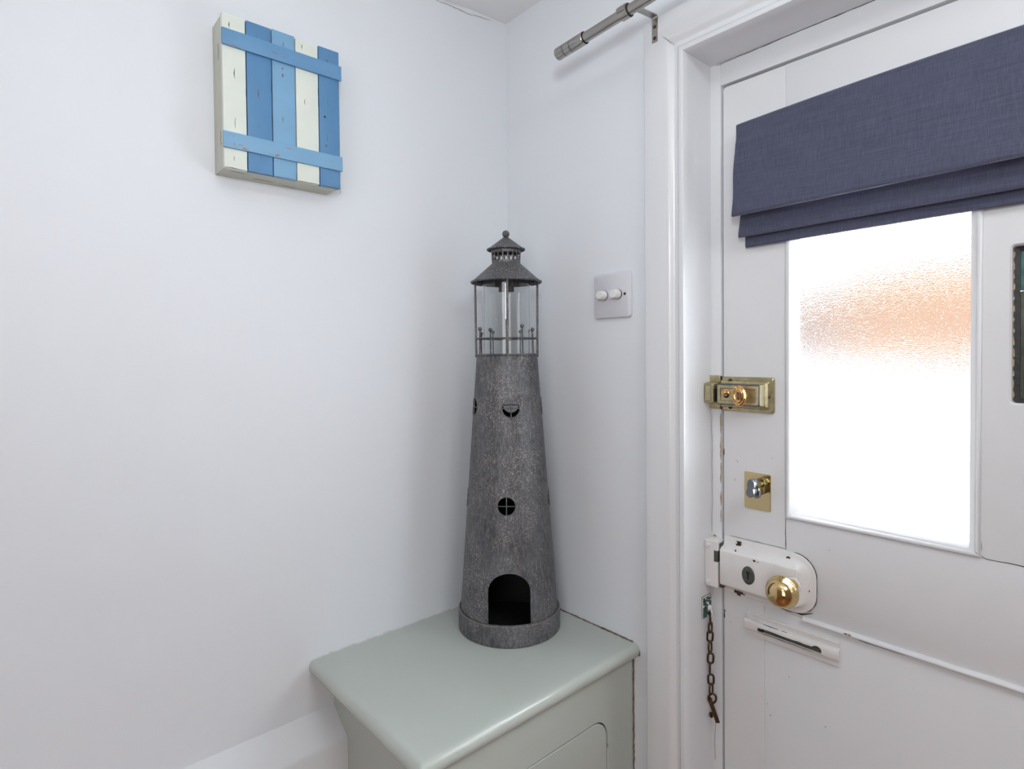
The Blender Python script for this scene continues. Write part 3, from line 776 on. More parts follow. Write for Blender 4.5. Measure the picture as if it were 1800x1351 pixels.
# top with rounded nosing on the two free edges
bm = bmesh.new()
TZ1, TZ0, TX, TY = 0.981, 0.9560, 0.3605, -0.4755
np_ = []   # nosing profile (inset, z)
np_.append((0.014, TZ0))
for i in range(9):
    t = math.radians(-80+170*i/8)
    np_.append((0.0105-0.0105*math.cos(t), TZ0+0.0125+0.0125*math.sin(t)))
np_.append((0.020, TZ1)); 
rowsA = []
for ins, z in np_:
    x1 = TX-ins; y0 = TY+ins; cr = max(0.0008, 0.0045-ins*0.3)
    pts = [(0.0, y0)]
    for i in range(6):
        t = math.radians(-90+90*i/5); pts.append((x1-cr+cr*math.cos(t), y0+cr+cr*math.sin(t)))
    ny_ = 14
    for i in range(1, ny_+1): pts.append((x1, y0+cr+(0.0-(y0+cr))*i/ny_))
    rowsA.append([bm.verts.new((x, y, z)) for x, y in pts])
for p, q in zip(rowsA, rowsA[1:]):
    for k in range(len(p)-1): bm.faces.new((p[k], p[k+1], q[k+1], q[k]))
c1 = bm.verts.new((0, 0, TZ1)); c0 = bm.verts.new((0, 0, TZ0))
bm.faces.new([c1]+rowsA[-1]); bm.faces.new([c0]+rowsA[0][::-1])
bm.faces.new([c0, *[r[0] for r in rowsA], c1]); bm.faces.new([c1, *[r[-1] for r in rowsA[::-1]], c0])
cp('worktop', SAGE, bm, angle=40)
# filler between cupboard and walls
bm = bmesh.new()
def bead(bm, p0, p1, r, n=40, jit=0.5):
    p0, p1 = Vector(p0), Vector(p1)
    pts = [p0.lerp(p1, i/n)+Vector((random.random()-.5, random.random()-.5, random.random()-.5))*r*jit for i in range(n+1)]
    tube(bm, pts, [r*(0.7+0.6*random.random()) for _ in pts], seg=6)
bead(bm, (0.0010, -0.462, TZ1+0.0002), (0.0010, -0.004, TZ1+0.0002), 0.0022, 70)
cp('filler', CAULK, bm, label='white filler along the left wall')
bm = bmesh.new()
bead(bm, (0.004, -0.0008, TZ1), (0.345, -0.0008, TZ1), 0.0020, 60, 0.8)
bead(bm, (0.345, -0.0008, TZ1), (0.3595, -0.0008, TZ1-0.012), 0.0016, 8)
bead(bm, (0.3595, -0.0008, TZ1-0.012), (0.3600, -0.0008, TZ1-0.020), 0.0014, 8)
bead(bm, (0.3462, -0.0010, 0.950), (0.3468, -0.0010, 0.60), 0.0014, 60, 0.8)
cp('filler', CAULKB, bm, label='cracked brown filler along the door wall')

# ------------------------------------------------------------------ lighthouse lantern
TH = math.radians(49.03)
LH = tag(empty('lighthouse_lantern', (0.133, -0.1205, 0.9812), TH), 'tall grey zinc lighthouse lantern standing on the sage cupboard', 'lantern')
def lhp(name, bm, mat=ZINC, parent=None, **k): return link(name, bm, mat, parent or LH, **k)
ZB, ZT2 = 0.037, 0.535
rb, rt = 0.0965, 0.0600
def cone_r(z): return rb+(rt-rb)*(z-ZB)/(ZT2-ZB)
def on_cone(arc, z, lift=0.0, ang0=0.0):
    """arc length along the surface (positive to the right seen from the room), height z, radial lift"""
    r = cone_r(z); a = ang0+arc/r; rr = r+lift
    return Vector((rr*math.sin(a), -rr*math.cos(a), z))
# tower: thin tapering shell
bm = bmesh.new(); SEG = 128; t_ = 0.0014
lathe(bm, [(cone_r(ZB)-t_, ZB), (cone_r(ZB), ZB), (cone_r(0.2), 0.2), (cone_r(0.37), 0.37), (cone_r(ZT2), ZT2), (cone_r(ZT2)-t_, ZT2), (cone_r(0.37)-t_, 0.37), (cone_r(0.2)-t_, 0.2), (cone_r(ZB)-t_, ZB)], SEG)
bmesh.ops.remove_doubles(bm, verts=bm.verts[:], dist=1e-6)
tower = lhp('tower', bm)
ports = [(math.radians(a_), 0.436) for a_ in (5.5, -74, 87)] + [(math.radians(174), 0.431)] + [(math.radians(a_), 0.2555) for a_ in (-2.6, 84, -87, 177)]
PR = 0.0172
cb = bmesh.new()
for a_, z in ports:
    b_ = bmesh.new()
    lathe(b_, [(0, 0), (PR, 0), (PR, 0.12), (0, 0.12)], 32)
    # local z -> outward radial direction
    dirv = Vector((math.sin(a_), -math.cos(a_), 0))
    M = Matrix.Translation(dirv*0.022+Vector((0, 0, z))) @ dirv.to_track_quat('Z', 'Y').to_matrix().to_4x4()
    merge(cb, b_, M)
arch_o = []
AW, AZ0, AZS, AZT = 0.0400, 0.0395, 0.0975, 0.1345
for i in range(17):
    t = math.pi*i/16; arch_o.append((AW*math.cos(t), AZS+(AZT-AZS)*math.sin(t)))
arch_o = [(AW, AZ0)] + arch_o + [(-AW, AZ0)]
loft(cb, [(arch_o, -0.15), (arch_o, -0.03)])
cutter = link('cut', cb, DARK, LH)
boolean_cut(tower, cutter)
tower.data.materials.append(DARK)  # inner faces near-black: the unlit hollow is put into the colour
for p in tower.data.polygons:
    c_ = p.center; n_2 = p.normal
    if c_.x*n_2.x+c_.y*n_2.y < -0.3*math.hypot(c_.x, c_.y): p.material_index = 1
# raised rims and glazing bars of the portholes
for a_, z in ports:
    b_ = bmesh.new()
    tube(b_, [on_cone(PR*math.cos(t), z+PR*math.sin(t), 0.0001, a_) for t in [2*math.pi*i/32 for i in range(32)]], 0.0010, closed=True, seg=8)
    pr = lhp('porthole_rim', b_)
    b_ = bmesh.new(); tube(b_, [on_cone(s*PR, z, 0.0, a_) for s in (-1, -.6, -.2, .2, .6, 1)], 0.0010, seg=6); lhp('porthole_bar', b_, parent=pr)
    b_ = bmesh.new(); tube(b_, [on_cone(0, z+s*PR, 0.0, a_) for s in (-1, -.5, 0, .5, 1)], 0.0010, seg=6); lhp('porthole_bar', b_, parent=pr)
b_ = bmesh.new()
ap = [on_cone(x, z, 0.0004) for x, z in [(AW, AZ0+0.0005+i*0.0145) for i in range(4)]] + [on_cone(AW*math.cos(math.pi*i/16), AZS+(AZT-AZS)*math.sin(math.pi*i/16), 0.0004) for i in range(17)] + [on_cone(-AW, AZS-0.0145*(i+1), 0.0004) for i in range(4)] + [on_cone(x, AZ0, 0.0004) for x in (-0.02, 0, 0.02)]
# doorway edges follow a straight cut, so map x as chord
def chord(x, z, lift=0.0):
    r = cone_r(z); a_ = math.asin(x/r); return Vector(((r+lift)*math.sin(a_), -(r+lift)*math.cos(a_), z))
ap = [chord(AW, AZ0+i*0.0145, 0.0003) for i in range(4)] + [chord(AW*math.cos(math.pi*i/16), AZS+(AZT-AZS)*math.sin(math.pi*i/16), 0.0003) for i in range(17)] + [chord(-AW, AZS-0.0145*(i+1), 0.0003) for i in range(4)] + [chord(x, AZ0, 0.0003) for x in (-0.03, -0.02, -0.01, 0, 0.01, 0.02, 0.03)]
tube(b_, ap, 0.0012, closed=True, seg=8); lhp('doorway_rim', b_)
bm = bmesh.new()
lathe(bm, [(0.0970, 0.0015), (0.1000, 0.0), (0.1012, 0.0012), (0.1012, 0.0355), (0.1003, 0.0378), (0.0985, 0.0386), (0.0955, 0.0376), (0.0955, 0.0015), (0.0970, 0.0015)], 96)
bmesh.ops.remove_doubles(bm, verts=bm.verts[:], dist=1e-6)
bb_ = lhp('base_band', bm)
bb_.data.materials.append(DARK)  # inside of the band blackened too, as painted shade
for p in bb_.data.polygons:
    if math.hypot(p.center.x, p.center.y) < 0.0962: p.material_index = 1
bm = bmesh.new(); lathe(bm, [(0, 0.001), (0.0955, 0.001), (0.0955, 0.003), (0, 0.003)], 64); lhp('base_plate', bm, DARKZ)  # lantern floor darkened in colour to read as deep shade
bm = bmesh.new(); tube(bm, [(0.0988*math.cos(2*math.pi*i/96), 0.0988*math.sin(2*math.pi*i/96), 0.0382) for i in range(96)], 0.0012, closed=True, seg=8); lhp('band_ridge', bm, WORN)
bm = bmesh.new(); box(bm, -0.0004, 0.0004, -0.0004, 0.0004, 0.002, 0.036)
sm = lhp('seam', bm); sm.location = (0.1012*math.sin(-0.60), -0.1012*math.cos(-0.60), 0)
# gallery
bm = bmesh.new()
def circle(r, z, n=72): return [(r*math.cos(2*math.pi*i/n), r*math.sin(2*math.pi*i/n), z) for i in range(n)]
tube(bm, circle(0.0608, 0.5368), 0.0020, closed=True, seg=8); lhp('gallery_ring', bm)
bm = bmesh.new(); lathe(bm, [(0, 0.5345), (0.0600, 0.5345), (0.0600, 0.5358), (0, 0.5358)], 64); lhp('gallery_floor', bm)
bm = bmesh.new(); tube(bm, circle(0.0602, 0.5685), 0.0015, closed=True, seg=8); lhp('gallery_rail', bm)
for a_ in (1.5, 91.5, 181.5, 271.5):
    t = math.radians(a_); bm = bmesh.new()
    tube(bm, [(0.0607*math.sin(t), -0.0607*math.cos(t), 0.532), (0.0615*math.sin(t), -0.0615*math.cos(t), 0.683)], 0.0021, seg=10); lhp('post', bm)
for a_, zt, lean in ((-60, .5865, .0010), (-30.5, .5840, 0), (30, .5905, -.0012), (57, .5845, -.0014), (-121, .5795, .0), (-151, .583, .0), (126, .5850, .0), (152, .5840, .0)):
    t = math.radians(a_); p0 = Vector((0.0607*math.sin(t), -0.0607*math.cos(t), 0.535)); p1 = Vector(((0.0607)*math.sin(t)+lean, -0.0607*math.cos(t), zt))
    bm = bmesh.new(); tube(bm, [p0, p1], 0.0015, seg=8); bl = lhp('baluster', bm)
    bm = bmesh.new(); ball(bm, p1, 0.0039); lhp('baluster_ball', bm, parent=bl)
bm = bmesh.new(); lathe(bm, [(0.0468, 0.5375), (0.0482, 0.5375), (0.0482, 0.690), (0.0468, 0.690), (0.0468, 0.5375)], 96)
bmesh.ops.remove_doubles(bm, verts=bm.verts[:], dist=1e-6); lhp('glass_cylinder', bm, CLEAR)
# roof
bm = bmesh.new()
lathe(bm, [(0.0688, 0.6800), (0.0277, 0.7165), (0.0262, 0.7165), (0.0670, 0.6795), (0.0688, 0.6800)], 96)
bmesh.ops.remove_doubles(bm, verts=bm.verts[:], dist=1e-6); roof = lhp('roof', bm)
bm = bmesh.new(); tube(bm, circle(0.0686, 0.6795, 96), 0.0021, closed=True, seg=8); lhp('roof_rim', bm, parent=roof)
bm = bmesh.new(); tube(bm, circle(0.0608, 0.6815, 72), 0.0018, closed=True, seg=8); lhp('roof_ring', bm, parent=roof)
bm = bmesh.new(); box(bm, -0.0155, 0.0155, 0.030, 0.033, 0.664, 0.684, 0.0006); lhp('bulb_bracket', bm)
bm = bmesh.new(); tube(bm, [(-0.009, -0.055, 0.686), (-0.006, -0.057, 0.678), (-0.001, -0.0575, 0.6745), (0.004, -0.0575, 0.679), (0.008, -0.055, 0.686)], 0.0007, seg=6); lhp('wire_clip', bm, CHROME)
# vent grille between the two roofs
bm = bmesh.new()
def vr(z): return 0.0279+(0.0292-0.0279)*(z-0.716)/0.024
for z0, z1 in ((0.7135, 0.7205), (0.7265, 0.7287), (0.7360, 0.7420)):
    lathe(bm, [(vr(z0), z0), (vr(z1), z1), (vr(z1)-0.0012, z1), (vr(z0)-0.0012, z0), (vr(z0), z0)], 72)
for i in range(18):
    t = 2*math.pi*(i+0.35)/18; b_ = bmesh.new(); box(b_, -0.0012, 0.0012, -0.0012, 0.0, 0.716, 0.740)
    for v in b_.verts: v.co.y -= vr(v.co.z)-0.0012
    merge(bm, b_, Matrix.Rotation(t, 4, 'Z'))
lhp('vent_grille', bm)
bm = bmesh.new()
lathe(bm, [(0.0368, 0.7440), (0.0050, 0.7680), (0.0040, 0.7680), (0.0040, 0.7660), (0.0355, 0.7430), (0.0368, 0.7440)], 72)
bmesh.ops.remove_doubles(bm, verts=bm.verts[:], dist=1e-6); cap = lhp('cap', bm)
bm = bmesh.new(); tube(bm, circle(0.0364, 0.7436, 64), 0.0018, closed=True, seg=8); lhp('cap_rim', bm, parent=cap)
bm = bmesh.new(); ball(bm, (0, 0, 0.7745), 0.0073, 24); lhp('finial', bm)

# ------------------------------------------------------------------ slatted wall box
BX = tag(empty('plank_wall_box', (0, -0.5205, 1.806)), 'blue and cream striped plank-front box hung on the left wall', 'wall box')
def bxp(name, bm, mat, parent=None, **k):
    o = link(name, bm, mat, None, **k); o.data.transform(Matrix.Translation((0, 0.5205, -1.806))); o.parent = parent or BX; return o
bm = bmesh.new(); box(bm, 0.0, 0.0460, -0.6125, -0.4285, 1.8065, 2.0370, 0.0008); cs_ = bxp('box_case', bm, CREAMS)
ys = [-0.6140, -0.5792, -0.5405, -0.5028, -0.4640, -0.4268]
cols = [CREAM, MIDBLUE, LIGHTBLUE, CREAM, MIDBLUE]
tops = [2.0385, 2.0380, 2.0390, 2.0375, 2.0385]
marks = {0: [(.32, 2.022, .010), (.5, 1.951, .016), (.5, 1.876, .016), (.42, 1.8215, .008)],
         1: [(.42, 2.020, .010), (.45, 1.930, .016), (.5, 1.836, .014)],
         2: [(.5, 2.020, .008), (.45, 1.981, .003), (.45, 1.970, .007), (.42, 1.900, .010), (.55, 1.8420, .008)],
         3: [(.3, 2.027, .008), (.38, 1.938, .010), (.35, 1.842, .009)],
         4: [(.42, 2.017, .006), (.42, 1.948, .014), (.38, 1.888, .014), (.32, 1.874, .004), (.4, 1.838, .010)]}
for i in range(5):
    bm = bmesh.new(); box(bm, 0.0455, 0.0535, ys[i]+0.0008, ys[i+1]-0.0008, 1.8060+0.0006*(i % 2), tops[i], 0.0006)
    pl = bxp('plank', bm, cols[i])
    bm = bmesh.new()
    for f_, z, h in marks[i]:
        y = ys[i]+(ys[i+1]-ys[i])*f_
        ribbon(bm, [(0.0535, y+0.0004, z+h/2), (0.0535, y-0.0003, z), (0.0535, y+0.0002, z-h/2)], 0.0011, (1, 0, 0), 0.0002, 0.0003)
        if h < .008: blob(bm, (0.0535, y, z), 0.003, h*0.9, 'X', 1, 0.0003)
    # worn lower and side edges
    for _ in range(5):
        z = 1.81+random.random()*0.22
        ribbon(bm, [(0.0535, ys[i+1]-0.0012, z), (0.0535, ys[i+1]-0.0012, z-0.012)], 0.0006, (1, 0, 0), 0.0002, 0.0002)
    ribbon(bm, [(0.0535, ys[i]+0.002, 1.8068), (0.0535, ys[i+1]-0.002, 1.8068)], 0.0008, (1, 0, 0), 0.0002, 0.0003)
    bxp('scratch', bm, CHIP if i in (0, 3) else paint('scratch_%d' % i, srgb(118, 104, 96), 0.8, 0.2, 200), parent=pl, smooth=False)
bm = bmesh.new()
lathe(bm, [(0.0017, 0), (0.0017, 0.0005), (0, 0.0005)], 16, Matrix.Translation((0.0535, -0.4540, 1.9225)) @ Matrix.Rotation(math.radians(90), 4, 'Y')); bxp('nail_hole', bm, DARK)
for z0, z1, mt_, mk_ in ((1.9895, 2.0138, BATBLUE, [(-.607, 2.0125, .004), (-.537, 2.000, .010), (-.522, 1.998, .008), (-.448, 1.998, .010), (-.598, 1.9915, .012)]),
                     (1.8355, 1.8598, LIGHTBLUE, [(-.606, 1.855, .003), (-.600, 1.8545, .003), (-.590, 1.8425, .008), (-.583, 1.8375, .008), (-.598, 1.8385, .004), (-.545, 1.838, .008), (-.535, 1.8400, .006), (-.518, 1.854, .012), (-.445, 1.8485, .010)])):
    bm = bmesh.new(); box(bm, 0.0535, 0.0580, -0.6148, -0.4250, z0, z1, 0.0007)
    bt = bxp('batten', bm, mt_)
    bm = bmesh.new()
    for y, z, h in mk_:
        ribbon(bm, [(0.0580, y-h/2, z+0.0003), (0.0580, y, z), (0.0580, y+h/2, z-0.0004)], 0.0012, (1, 0, 0), 0.0002, 0.0002)
    if z0 < 1.9:
        blob(bm, (0.058, -0.536, 1.8385), 0.0060, 0.0040, 'X', 1); blob(bm, (0.058, -0.585, 1.8385), 0.008, 0.0030, 'X', 1); blob(bm, (0.058, -0.600, 1.8420), 0.003, 0.0020, 'X', 1)
    bxp('scratch', bm, WOODCHIP, parent=bt, smooth=False)
bm = bmesh.new()
for y0, y1, x in ((-.600, -.578, .036), (-.562, -.528, .018), (-.51, -.49, .01)):
    ribbon(bm, [(x, y0, 1.8065), ((x+.001), (y0+y1)/2, 1.8065), (x, y1, 1.8065)], 0.0009, (0, 0, -1), 0.0003, 0.0006)
for z0, z1, x in ((2.000, 1.975, .030), (1.866, 1.850, .034), (1.848, 1.843, .036)):
    ribbon(bm, [(x, -0.6125, z0), (x+.001, -0.6125, (z0+z1)/2), (x, -0.6125, z1)], 0.0014, (0, -1, 0), 0.0003, 0.0008)
bxp('scratch', bm, CHIP, parent=cs_, smooth=False)

# ------------------------------------------------------------------ dimmer switch
SW = tag(empty('dimmer_switch', (0.3045, 0, 1.6285)), 'white double dimmer switch plate on the wall beside the door frame', 'light switch')
def swp(name, bm, mat, parent=None, **k):
    o = link(name, bm, mat, None, **k); o.data.transform(Matrix.Translation((-0.3045, 0, -1.6285))); o.parent = parent or SW; return o
bm = bmesh.new(); q = lambda i: rrect(0.2610+i, 0.3480-i, 1.5855+i, 1.6715-i, 0.0055, 5)
loft(bm, [(q(0.0006), 0.0005), (q(0), -0.0012), (q(0), -0.0042), (q(0.0008), -0.0066), (q(0.0030), -0.0080)])
swp('switch_plate', bm, PLASTIC)
bm = bmesh.new(); box(bm, 0.2870, 0.3235, -0.0090, -0.0070, 1.6205, 1.6370, 0.0009); swp('knob_base', bm, PLASTIC)
for x in (0.2885, 0.3210):
    bm = bmesh.new(); lathe(bm, [(0.0092, 0), (0.0092, 0.0022), (0, 0.0022)], 32, face_room((x, -0.0085, 1.6287))); kn = swp('knob_ring', bm, DARK)
    bm = bmesh.new(); lathe(bm, [(0.0090, 0.0016), (0.0088, 0.005), (0.0078, 0.0145), (0.0070, 0.0158), (0, 0.0160)], 40, face_room((x, -0.0085, 1.6287))); swp('dimmer_knob', bm, KNOBP)
for x in (0.2735, 0.3365):
    bm = bmesh.new(); screw(bm, x, -0.0082, 1.6285, 0.0026); swp('screw', bm, SCREW)

# ------------------------------------------------------------------ curtain rod
rz0, rz1 = 2.0640, 2.0765
RD = tag(empty('curtain_rod', (0.4120, -0.1, 2.0705)), 'brushed steel curtain rod bracketed above the door frame', 'curtain rod')
def rdp(name, bm, mat=STEEL, parent=None, **k):
    o = link(name, bm, mat, None, **k); o.data.transform(Matrix.Translation((-0.4120, 0.1, -2.0705))); o.parent = parent or RD; return o
def rp(x): return Vector((x, -0.1, 2.0640+(x-0.258)*0.055))
ax = (rp(1.5)-rp(0.3)).normalized()
MR = lambda x: Matrix.Translation(rp(x)) @ ax.to_track_quat('Z', 'Y').to_matrix().to_4x4()
bm = bmesh.new(); lathe(bm, [(0, 0), (0.0086, 0), (0.0086, 1.19), (0, 1.19)], 40, MR(0.30)); rdp('pole', bm)
for X_, s in ((0.2585, 1), (1.530, -1)):
    bm = bmesh.new()
    pr_ = [(0, 0), (0.0100, 0), (0.0109, 0.0012), (0.0109, 0.0185), (0.0100, 0.0190), (0.0100, 0.0200), (0.0109, 0.0205), (0.0109, 0.0345), (0.0100, 0.0350), (0.0100, 0.0360), (0.0109, 0.0365), (0.0109, 0.0640), (0.0100, 0.0652), (0.0086, 0.0652)]
    if s < 0: pr_ = [(r, -z) for r, z in pr_]
    lathe(bm, pr_, 40, MR(X_)); fn = rdp('finial', bm)
    bm = bmesh.new()
    for o_ in (0.0195, 0.0355): lathe(bm, [(0.0101, s*(o_-0.0006)), (0.0101, s*(o_+0.0006))], 40, MR(X_))
    lathe(bm, [(0.0087, s*0.0652), (0.0106, s*0.0653), (0.0106, s*0.0658), (0.0087, s*0.0658)], 40, MR(X_))
    rdp('groove', bm, CHIP, parent=fn)
for X_ in (0.4135, 1.3745):
    c0 = rp(X_)
    bm = bmesh.new()
    xa, xb = X_-0.0058, X_+0.0058
    # wall strap, bend and arm as one folded flat bar
    out = [(-0.0222, 2.0500), (-0.0222, 2.0900), (-0.0245, 2.0925), (-0.088, 2.0855)]
    out2 = [(-0.088, 2.0875), (-0.0235, 2.0948), (-0.0202, 2.0915), (-0.0202, 2.0500)]
    extrude_x(bm, out+out2, xa, xb); br = rdp('bracket', bm)
    bm = bmesh.new()
    lathe(bm, [(0.0088, -0.0075), (0.0108, -0.0075), (0.0108, 0.0075), (0.0088, 0.0075)], 40, MR(X_-0.002)); rdp('ring', bm, parent=br)
    bm = bmesh.new()
    b_ = bmesh.new(); lathe(b_, [(0.0106, -0.0105), (0.0122, -0.0105), (0.0122, 0.0060), (0.0106, 0.0060)], 40)
    bmesh.ops.delete(b_, geom=[v for v in b_.verts if v.co.y < -0.0035], context='VERTS')
    merge(bm, b_, MR(X_-0.002)); bmesh.ops.solidify(bm, geom=bm.faces[:], thickness=0.0006); rdp('ring_collar', bm, parent=br)
    bm = bmesh.new()
    for o_ in (0.0078,): lathe(bm, [(0.0087, o_), (0.0107, o_), (0.0107, o_+0.0006), (0.0087, o_+0.0006)], 40, MR(X_-0.002))
    rdp('groove', bm, CHIP, parent=br)
    for z in (2.0765, 2.0572):
        bm = bmesh.new(); screw(bm, X_, -0.0224, z, 0.0030); rdp('screw', bm, SCREW, parent=br)

# ------------------------------------------------------------------ roman blind
BL = tag(empty('roman_blind', ((DX0+DX1)/2, 0.06, 1.894)), 'navy linen roman blind drawn halfway over the door glass', 'blind')
bxl, bxr = 0.528, DX0+DX1-0.528
def cloth(name, prof, x0, x1, seed, th=0.0014):
    """prof: list of (y, z, wobble); a folded sheet with thickness"""
    rnd = random.Random(seed); ph = [rnd.random()*6.28 for _ in range(4)]
    b_ = bmesh.new(); N = 60
    L = []
    for i in range(N+1):
        u = i/N; x = x0+(x1-x0)*u; row = []
        for y, z, wb in prof:
            dy = wb*(0.5*math.sin(7*u+ph[0]+z*9)+0.3*math.sin(17*u+ph[1])+0.2*math.sin(31*u+ph[2]))
            dz = wb*0.35*math.sin(9*u+ph[3])
            row.append(b_.verts.new((x+(0.0010*math.sin(z*70+ph[1]) if i in (0, N) else 0), y+dy, z+dz+(0.038*u-0.033*u*u if z > 1.80 else 0.009*u))))
        L.append(row)
    for p, q_ in zip(L, L[1:]):
        for k in range(len(prof)-1): b_.faces.new((p[k], q_[k], q_[k+1], p[k+1]))
    bmesh.ops.recalc_face_normals(b_, faces=b_.faces[:])
    bmesh.ops.solidify(b_, geom=b_.faces[:], thickness=th)
    o = link(name, b_, LINEN, None, angle=60); o.data.transform(Matrix.Translation((-(DX0+DX1)/2, -0.06, -1.894))); o.parent = BL
    return o
def arc_fold(y, z, y2, z2, r):
    return [(y, z+0.004, .0012), (y+0.0008, z+0.0010, .0010), (y+0.004, z, .0010), (y2, z2, .0008)]
def interp(pts, n):
    out = []
    for (a_, b_) in zip(pts, pts[1:]):
        for i in range(n): out.append(tuple(a_[k]+(b_[k]-a_[k])*i/n for k in range(3)))
    out.append(pts[-1]); return out
p1 = interp([(0.0640, 1.8925, 0), (0.0440, 1.8935, 0.0), (0.0398, 1.8905, .0002), (0.0385, 1.876, .0005), (0.0378, 1.869, .0007), (0.0345, 1.858, .0012), (0.0312, 1.815, .0020), (0.0265, 1.770, .0018), (0.0236, 1.746, .0012)], 3) + \
     [(0.0236, 1.7415, .0010), (0.0262, 1.7392, .0009), (0.0300, 1.7402, .0008), (0.0330, 1.748, .0006), (0.0360, 1.775, .0004), (0.042, 1.80, .0003)]
cloth('front_fold', p1, bxl, bxr, 3)
p2 = interp([(0.0540, 1.775, 0.0002), (0.0500, 1.745, .0008), (0.0462, 1.714, .0012)], 4) + [(0.0464, 1.7100, .0010), (0.0482, 1.7080, .0008), (0.0505, 1.7090, .0006), (0.0530, 1.722, .0005), (0.0560, 1.745, .0004)]
cloth('middle_fold', p2, bxl+0.0006, bxr-0.0006, 5)
p3 = interp([(0.0625, 1.760, .0002), (0.0612, 1.720, .0003), (0.0598, 1.6965, .0004)], 4) + [(0.0600, 1.6948, .0004), (0.0612, 1.6942, .0004), (0.0622, 1.6955, .0004), (0.0632, 1.720, .0002)]
cloth('bottom_hem', p3, bxl+0.0045, bxr-0.0045, 9)
bm = bmesh.new(); box(bm, bxl+0.002, bxr-0.002, 0.0440, FY-0.0002, 1.862, 1.8915, 0.001)
hr = link('headrail', bm, GLOSS, None); hr.data.transform(Matrix.Translation((-(DX0+DX1)/2, -0.06, -1.894))); hr.parent = BL

# ------------------------------------------------------------------ door chain
CH = tag(empty('door_chain', (0.465, 0.055, 1.092)), 'dark bronze security chain hanging from a flaking green plate on the door frame', 'door chain')
def chp(name, bm, mat=BRONZE, parent=None, **k):
    o = link(name, bm, mat, None, **k); o.data.transform(Matrix.Translation((-0.465, -0.055, -1.092))); o.parent = parent or CH; return o
bm = bmesh.new(); box(bm, 0.4645, 0.4668, 0.0365, 0.0655, 1.0535, 1.0915, 0.0005)
plt_ = chp('chain_plate', bm, VERD); plt_['label'] = 'flaking green painted anchor plate'
bm = bmesh.new(); box(bm, 0.4664, 0.4672, 0.0352, 0.0372, 1.0530, 1.0915, 0.0003); box(bm, 0.4664, 0.4672, 0.0352, 0.0655, 1.0895, 1.0915, 0.0003); chp('paint_rim', bm, LOCKP, parent=plt_)
bm = bmesh.new()
for _ in range(16):
    blob(bm, (0.4669, 0.0375+0.026*random.random(), 1.0550+0.034*random.random()), 0.002+0.003*random.random(), 0.002+0.003*random.random(), 'X', 1)
chp('paint_chip', bm, LOCKP, parent=plt_, smooth=False)
bm = bmesh.new()
for _ in range(10):
    blob(bm, (0.4670, 0.0385+0.024*random.random(), 1.0560+0.030*random.random()), 0.002+0.003*random.random(), 0.002+0.004*random.random(), 'X', 1)
chp('paint_chip', bm, CHIP, parent=plt_, smooth=False)
bm = bmesh.new()
lathe(bm, [(0, 0), (0.0052, 0), (0.0052, 0.002), (0.0038, 0.0045), (0, 0.0052)], 20, Matrix.Translation((0.4668, 0.0575, 1.0680)) @ Matrix.Rotation(math.radians(90), 4, 'Y'))
tube(bm, [(0.4705, 0.0575, 1.066), (0.4725, 0.0572, 1.060), (0.4722, 0.0572, 1.0555), (0.4700, 0.0572, 1.0530)], 0.0019, seg=8)
chp('anchor_stud', bm, LOCKP)
def link_mesh():
    b_ = bmesh.new(); pts = []
    hw, hh = 0.0040, 0.0068
    for i in range(24):
        t = 2*math.pi*i/24
        pts.append((hw*math.cos(t), 0, hh*math.copysign(1, math.sin(t))*0.45+hh*0.62*math.sin(t) if abs(math.sin(t)) > 1e-6 else 0))
    tube(b_, pts, 0.0016, closed=True, seg=8); return b_
cxx, cyy = 0.4705, 0.0545
zc = 1.0485
first = None
angs = [78, 8, 82, 12, 96, -6, 74, 30]
angs = [70, 10, 60, 5, 88, 12, 62]
zs = [1.0460]
for i in range(6): zs.append(zs[-1]-0.01785)
zs = [1.0500, 1.0352, 1.0183, 0.9995, 0.9798, 0.9620, 0.9424, 0.9255]
angs = [80, 50, 0, 52, -4, 80, 4, 50]
for i, (z, a_) in enumerate(zip(zs, angs)):
    bm = link_mesh()
    M = Matrix.Translation((cxx+0.0006*math.sin(i*2.1)+(0.0012 if i > 5 else 0), cyy+0.0004*math.cos(i*3), z)) @ Matrix.Rotation(math.radians(a_+35), 4, 'Z') @ Matrix.Rotation(random.uniform(-.06, .06), 4, 'Y') @ Matrix.Diagonal((1.15, 1.0, 1.24, 1))
    bm.transform(M)
    chp('chain_link', bm)
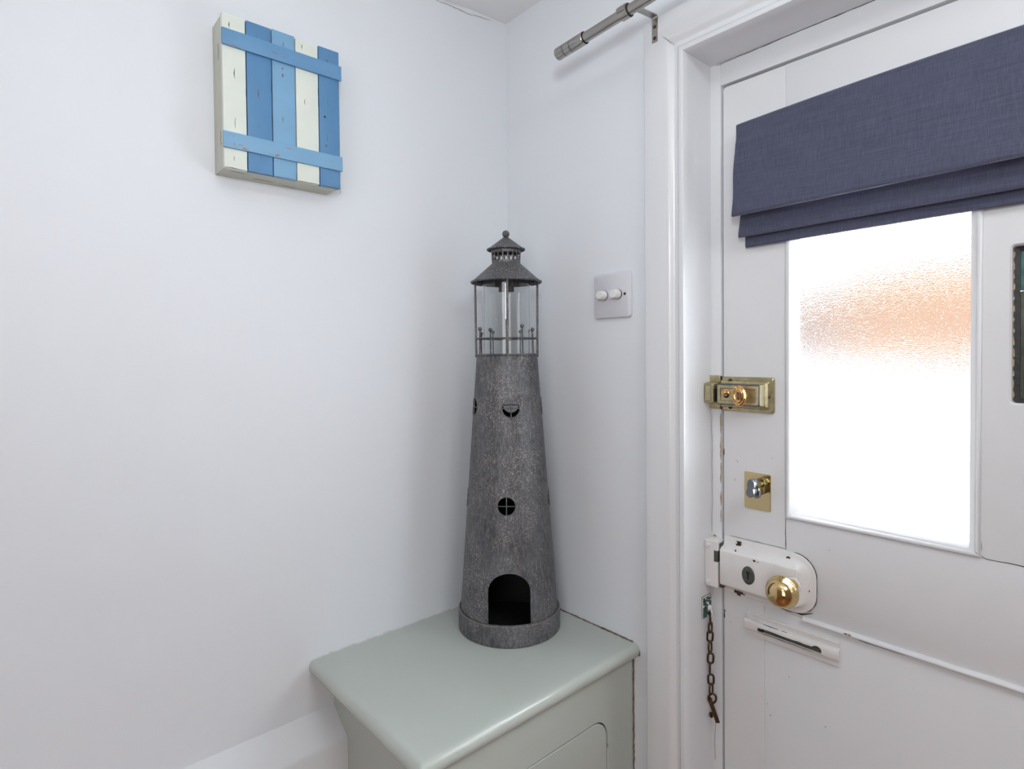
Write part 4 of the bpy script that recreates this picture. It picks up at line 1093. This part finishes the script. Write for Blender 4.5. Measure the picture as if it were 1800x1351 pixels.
# end hook: ring, flat bar and button
bm = bmesh.new()
Rr = Matrix.Translation((0.4735, 0.0560, 0.9090)) @ Matrix.Rotation(math.radians(20), 4, 'Z') @ Matrix.Rotation(math.radians(18), 4, 'Y')
tube(bm, [Rr @ Vector((0.0062*math.cos(t), 0, 0.0086*math.sin(t))) for t in [2*math.pi*i/28 for i in range(28)]], 0.0019, closed=True, seg=8)
hk = chp('hook_ring', bm)
bm = bmesh.new()
p0, p1_ = Vector((0.4668, 0.0565, 0.9080)), Vector((0.4840, 0.0560, 0.8700))
b_ = bmesh.new(); Lh = (p1_-p0).length
box(b_, -0.0040, 0.0040, -0.0014, 0.0014, 0.0, Lh, 0.0010)
dirv = (p1_-p0).normalized(); xa_ = Vector((0, 1, 0)).cross(dirv).normalized()
M = Matrix((( xa_.x, 0, dirv.x, p0.x), (xa_.y, 1, dirv.y, p0.y), (xa_.z, 0, dirv.z, p0.z), (0, 0, 0, 1)))
merge(bm, b_, M); chp('hook_bar', bm)
bm = bmesh.new()
lathe(bm, [(0, -0.0070), (0.0020, -0.0070), (0.0020, 0.0), (0.0044, 0.0), (0.0050, 0.0012), (0.0044, 0.0024), (0, 0.0026)], 20,
      Matrix.Translation((0.4722, 0.0560, 0.8790)) @ Matrix.Rotation(math.radians(-115), 4, 'Y'))
chp('hook_button', bm)

# ------------------------------------------------------------------ outside, seen blurred through the obscured glass
bm = bmesh.new(); box(bm, -14, 14, 0.32, 30, -0.35, -0.15); struct('garden_paving', bm, GROUND, smooth=False)
def house(name, x0, x1, y0, y1, h, mat, label):
    r_ = tag(empty(name, ((x0+x1)/2, y0, -0.15)), label, 'building')
    b_ = bmesh.new(); box(b_, x0-(x0+x1)/2, x1-(x0+x1)/2, 0, y1-y0, 0.0, h); link('wall', b_, mat, r_, smooth=False)
    b_ = bmesh.new(); hw = (x1-x0)/2+0.15
    A_ = [b_.verts.new(p) for p in ((-hw, -0.15, h), (hw, -0.15, h), (hw, y1-y0+0.15, h), (-hw, y1-y0+0.15, h), (-hw, (y1-y0)/2, h+0.5), (hw, (y1-y0)/2, h+0.5))]
    for f in ((0, 1, 5, 4), (2, 3, 4, 5), (0, 4, 3), (1, 2, 5), (0, 3, 2, 1)): b_.faces.new([A_[i] for i in f])
    link('roof', b_, mat, r_, smooth=False)
    return r_
house('garden_building', -2.55, 0.8, 9.0, 11.0, 3.35, BUILD, 'orange brick building blurred behind the obscured door glass, right part')
house('garden_building', -6.6, -3.3, 12.0, 14.5, 3.7, BUILD2, 'paler pinkish building blurred behind the obscured door glass, left part')
bm = bmesh.new(); box(bm, -9, 5, 7.0, 7.25, -0.15, 0.80); struct('garden_wall', bm, WALL, smooth=False)
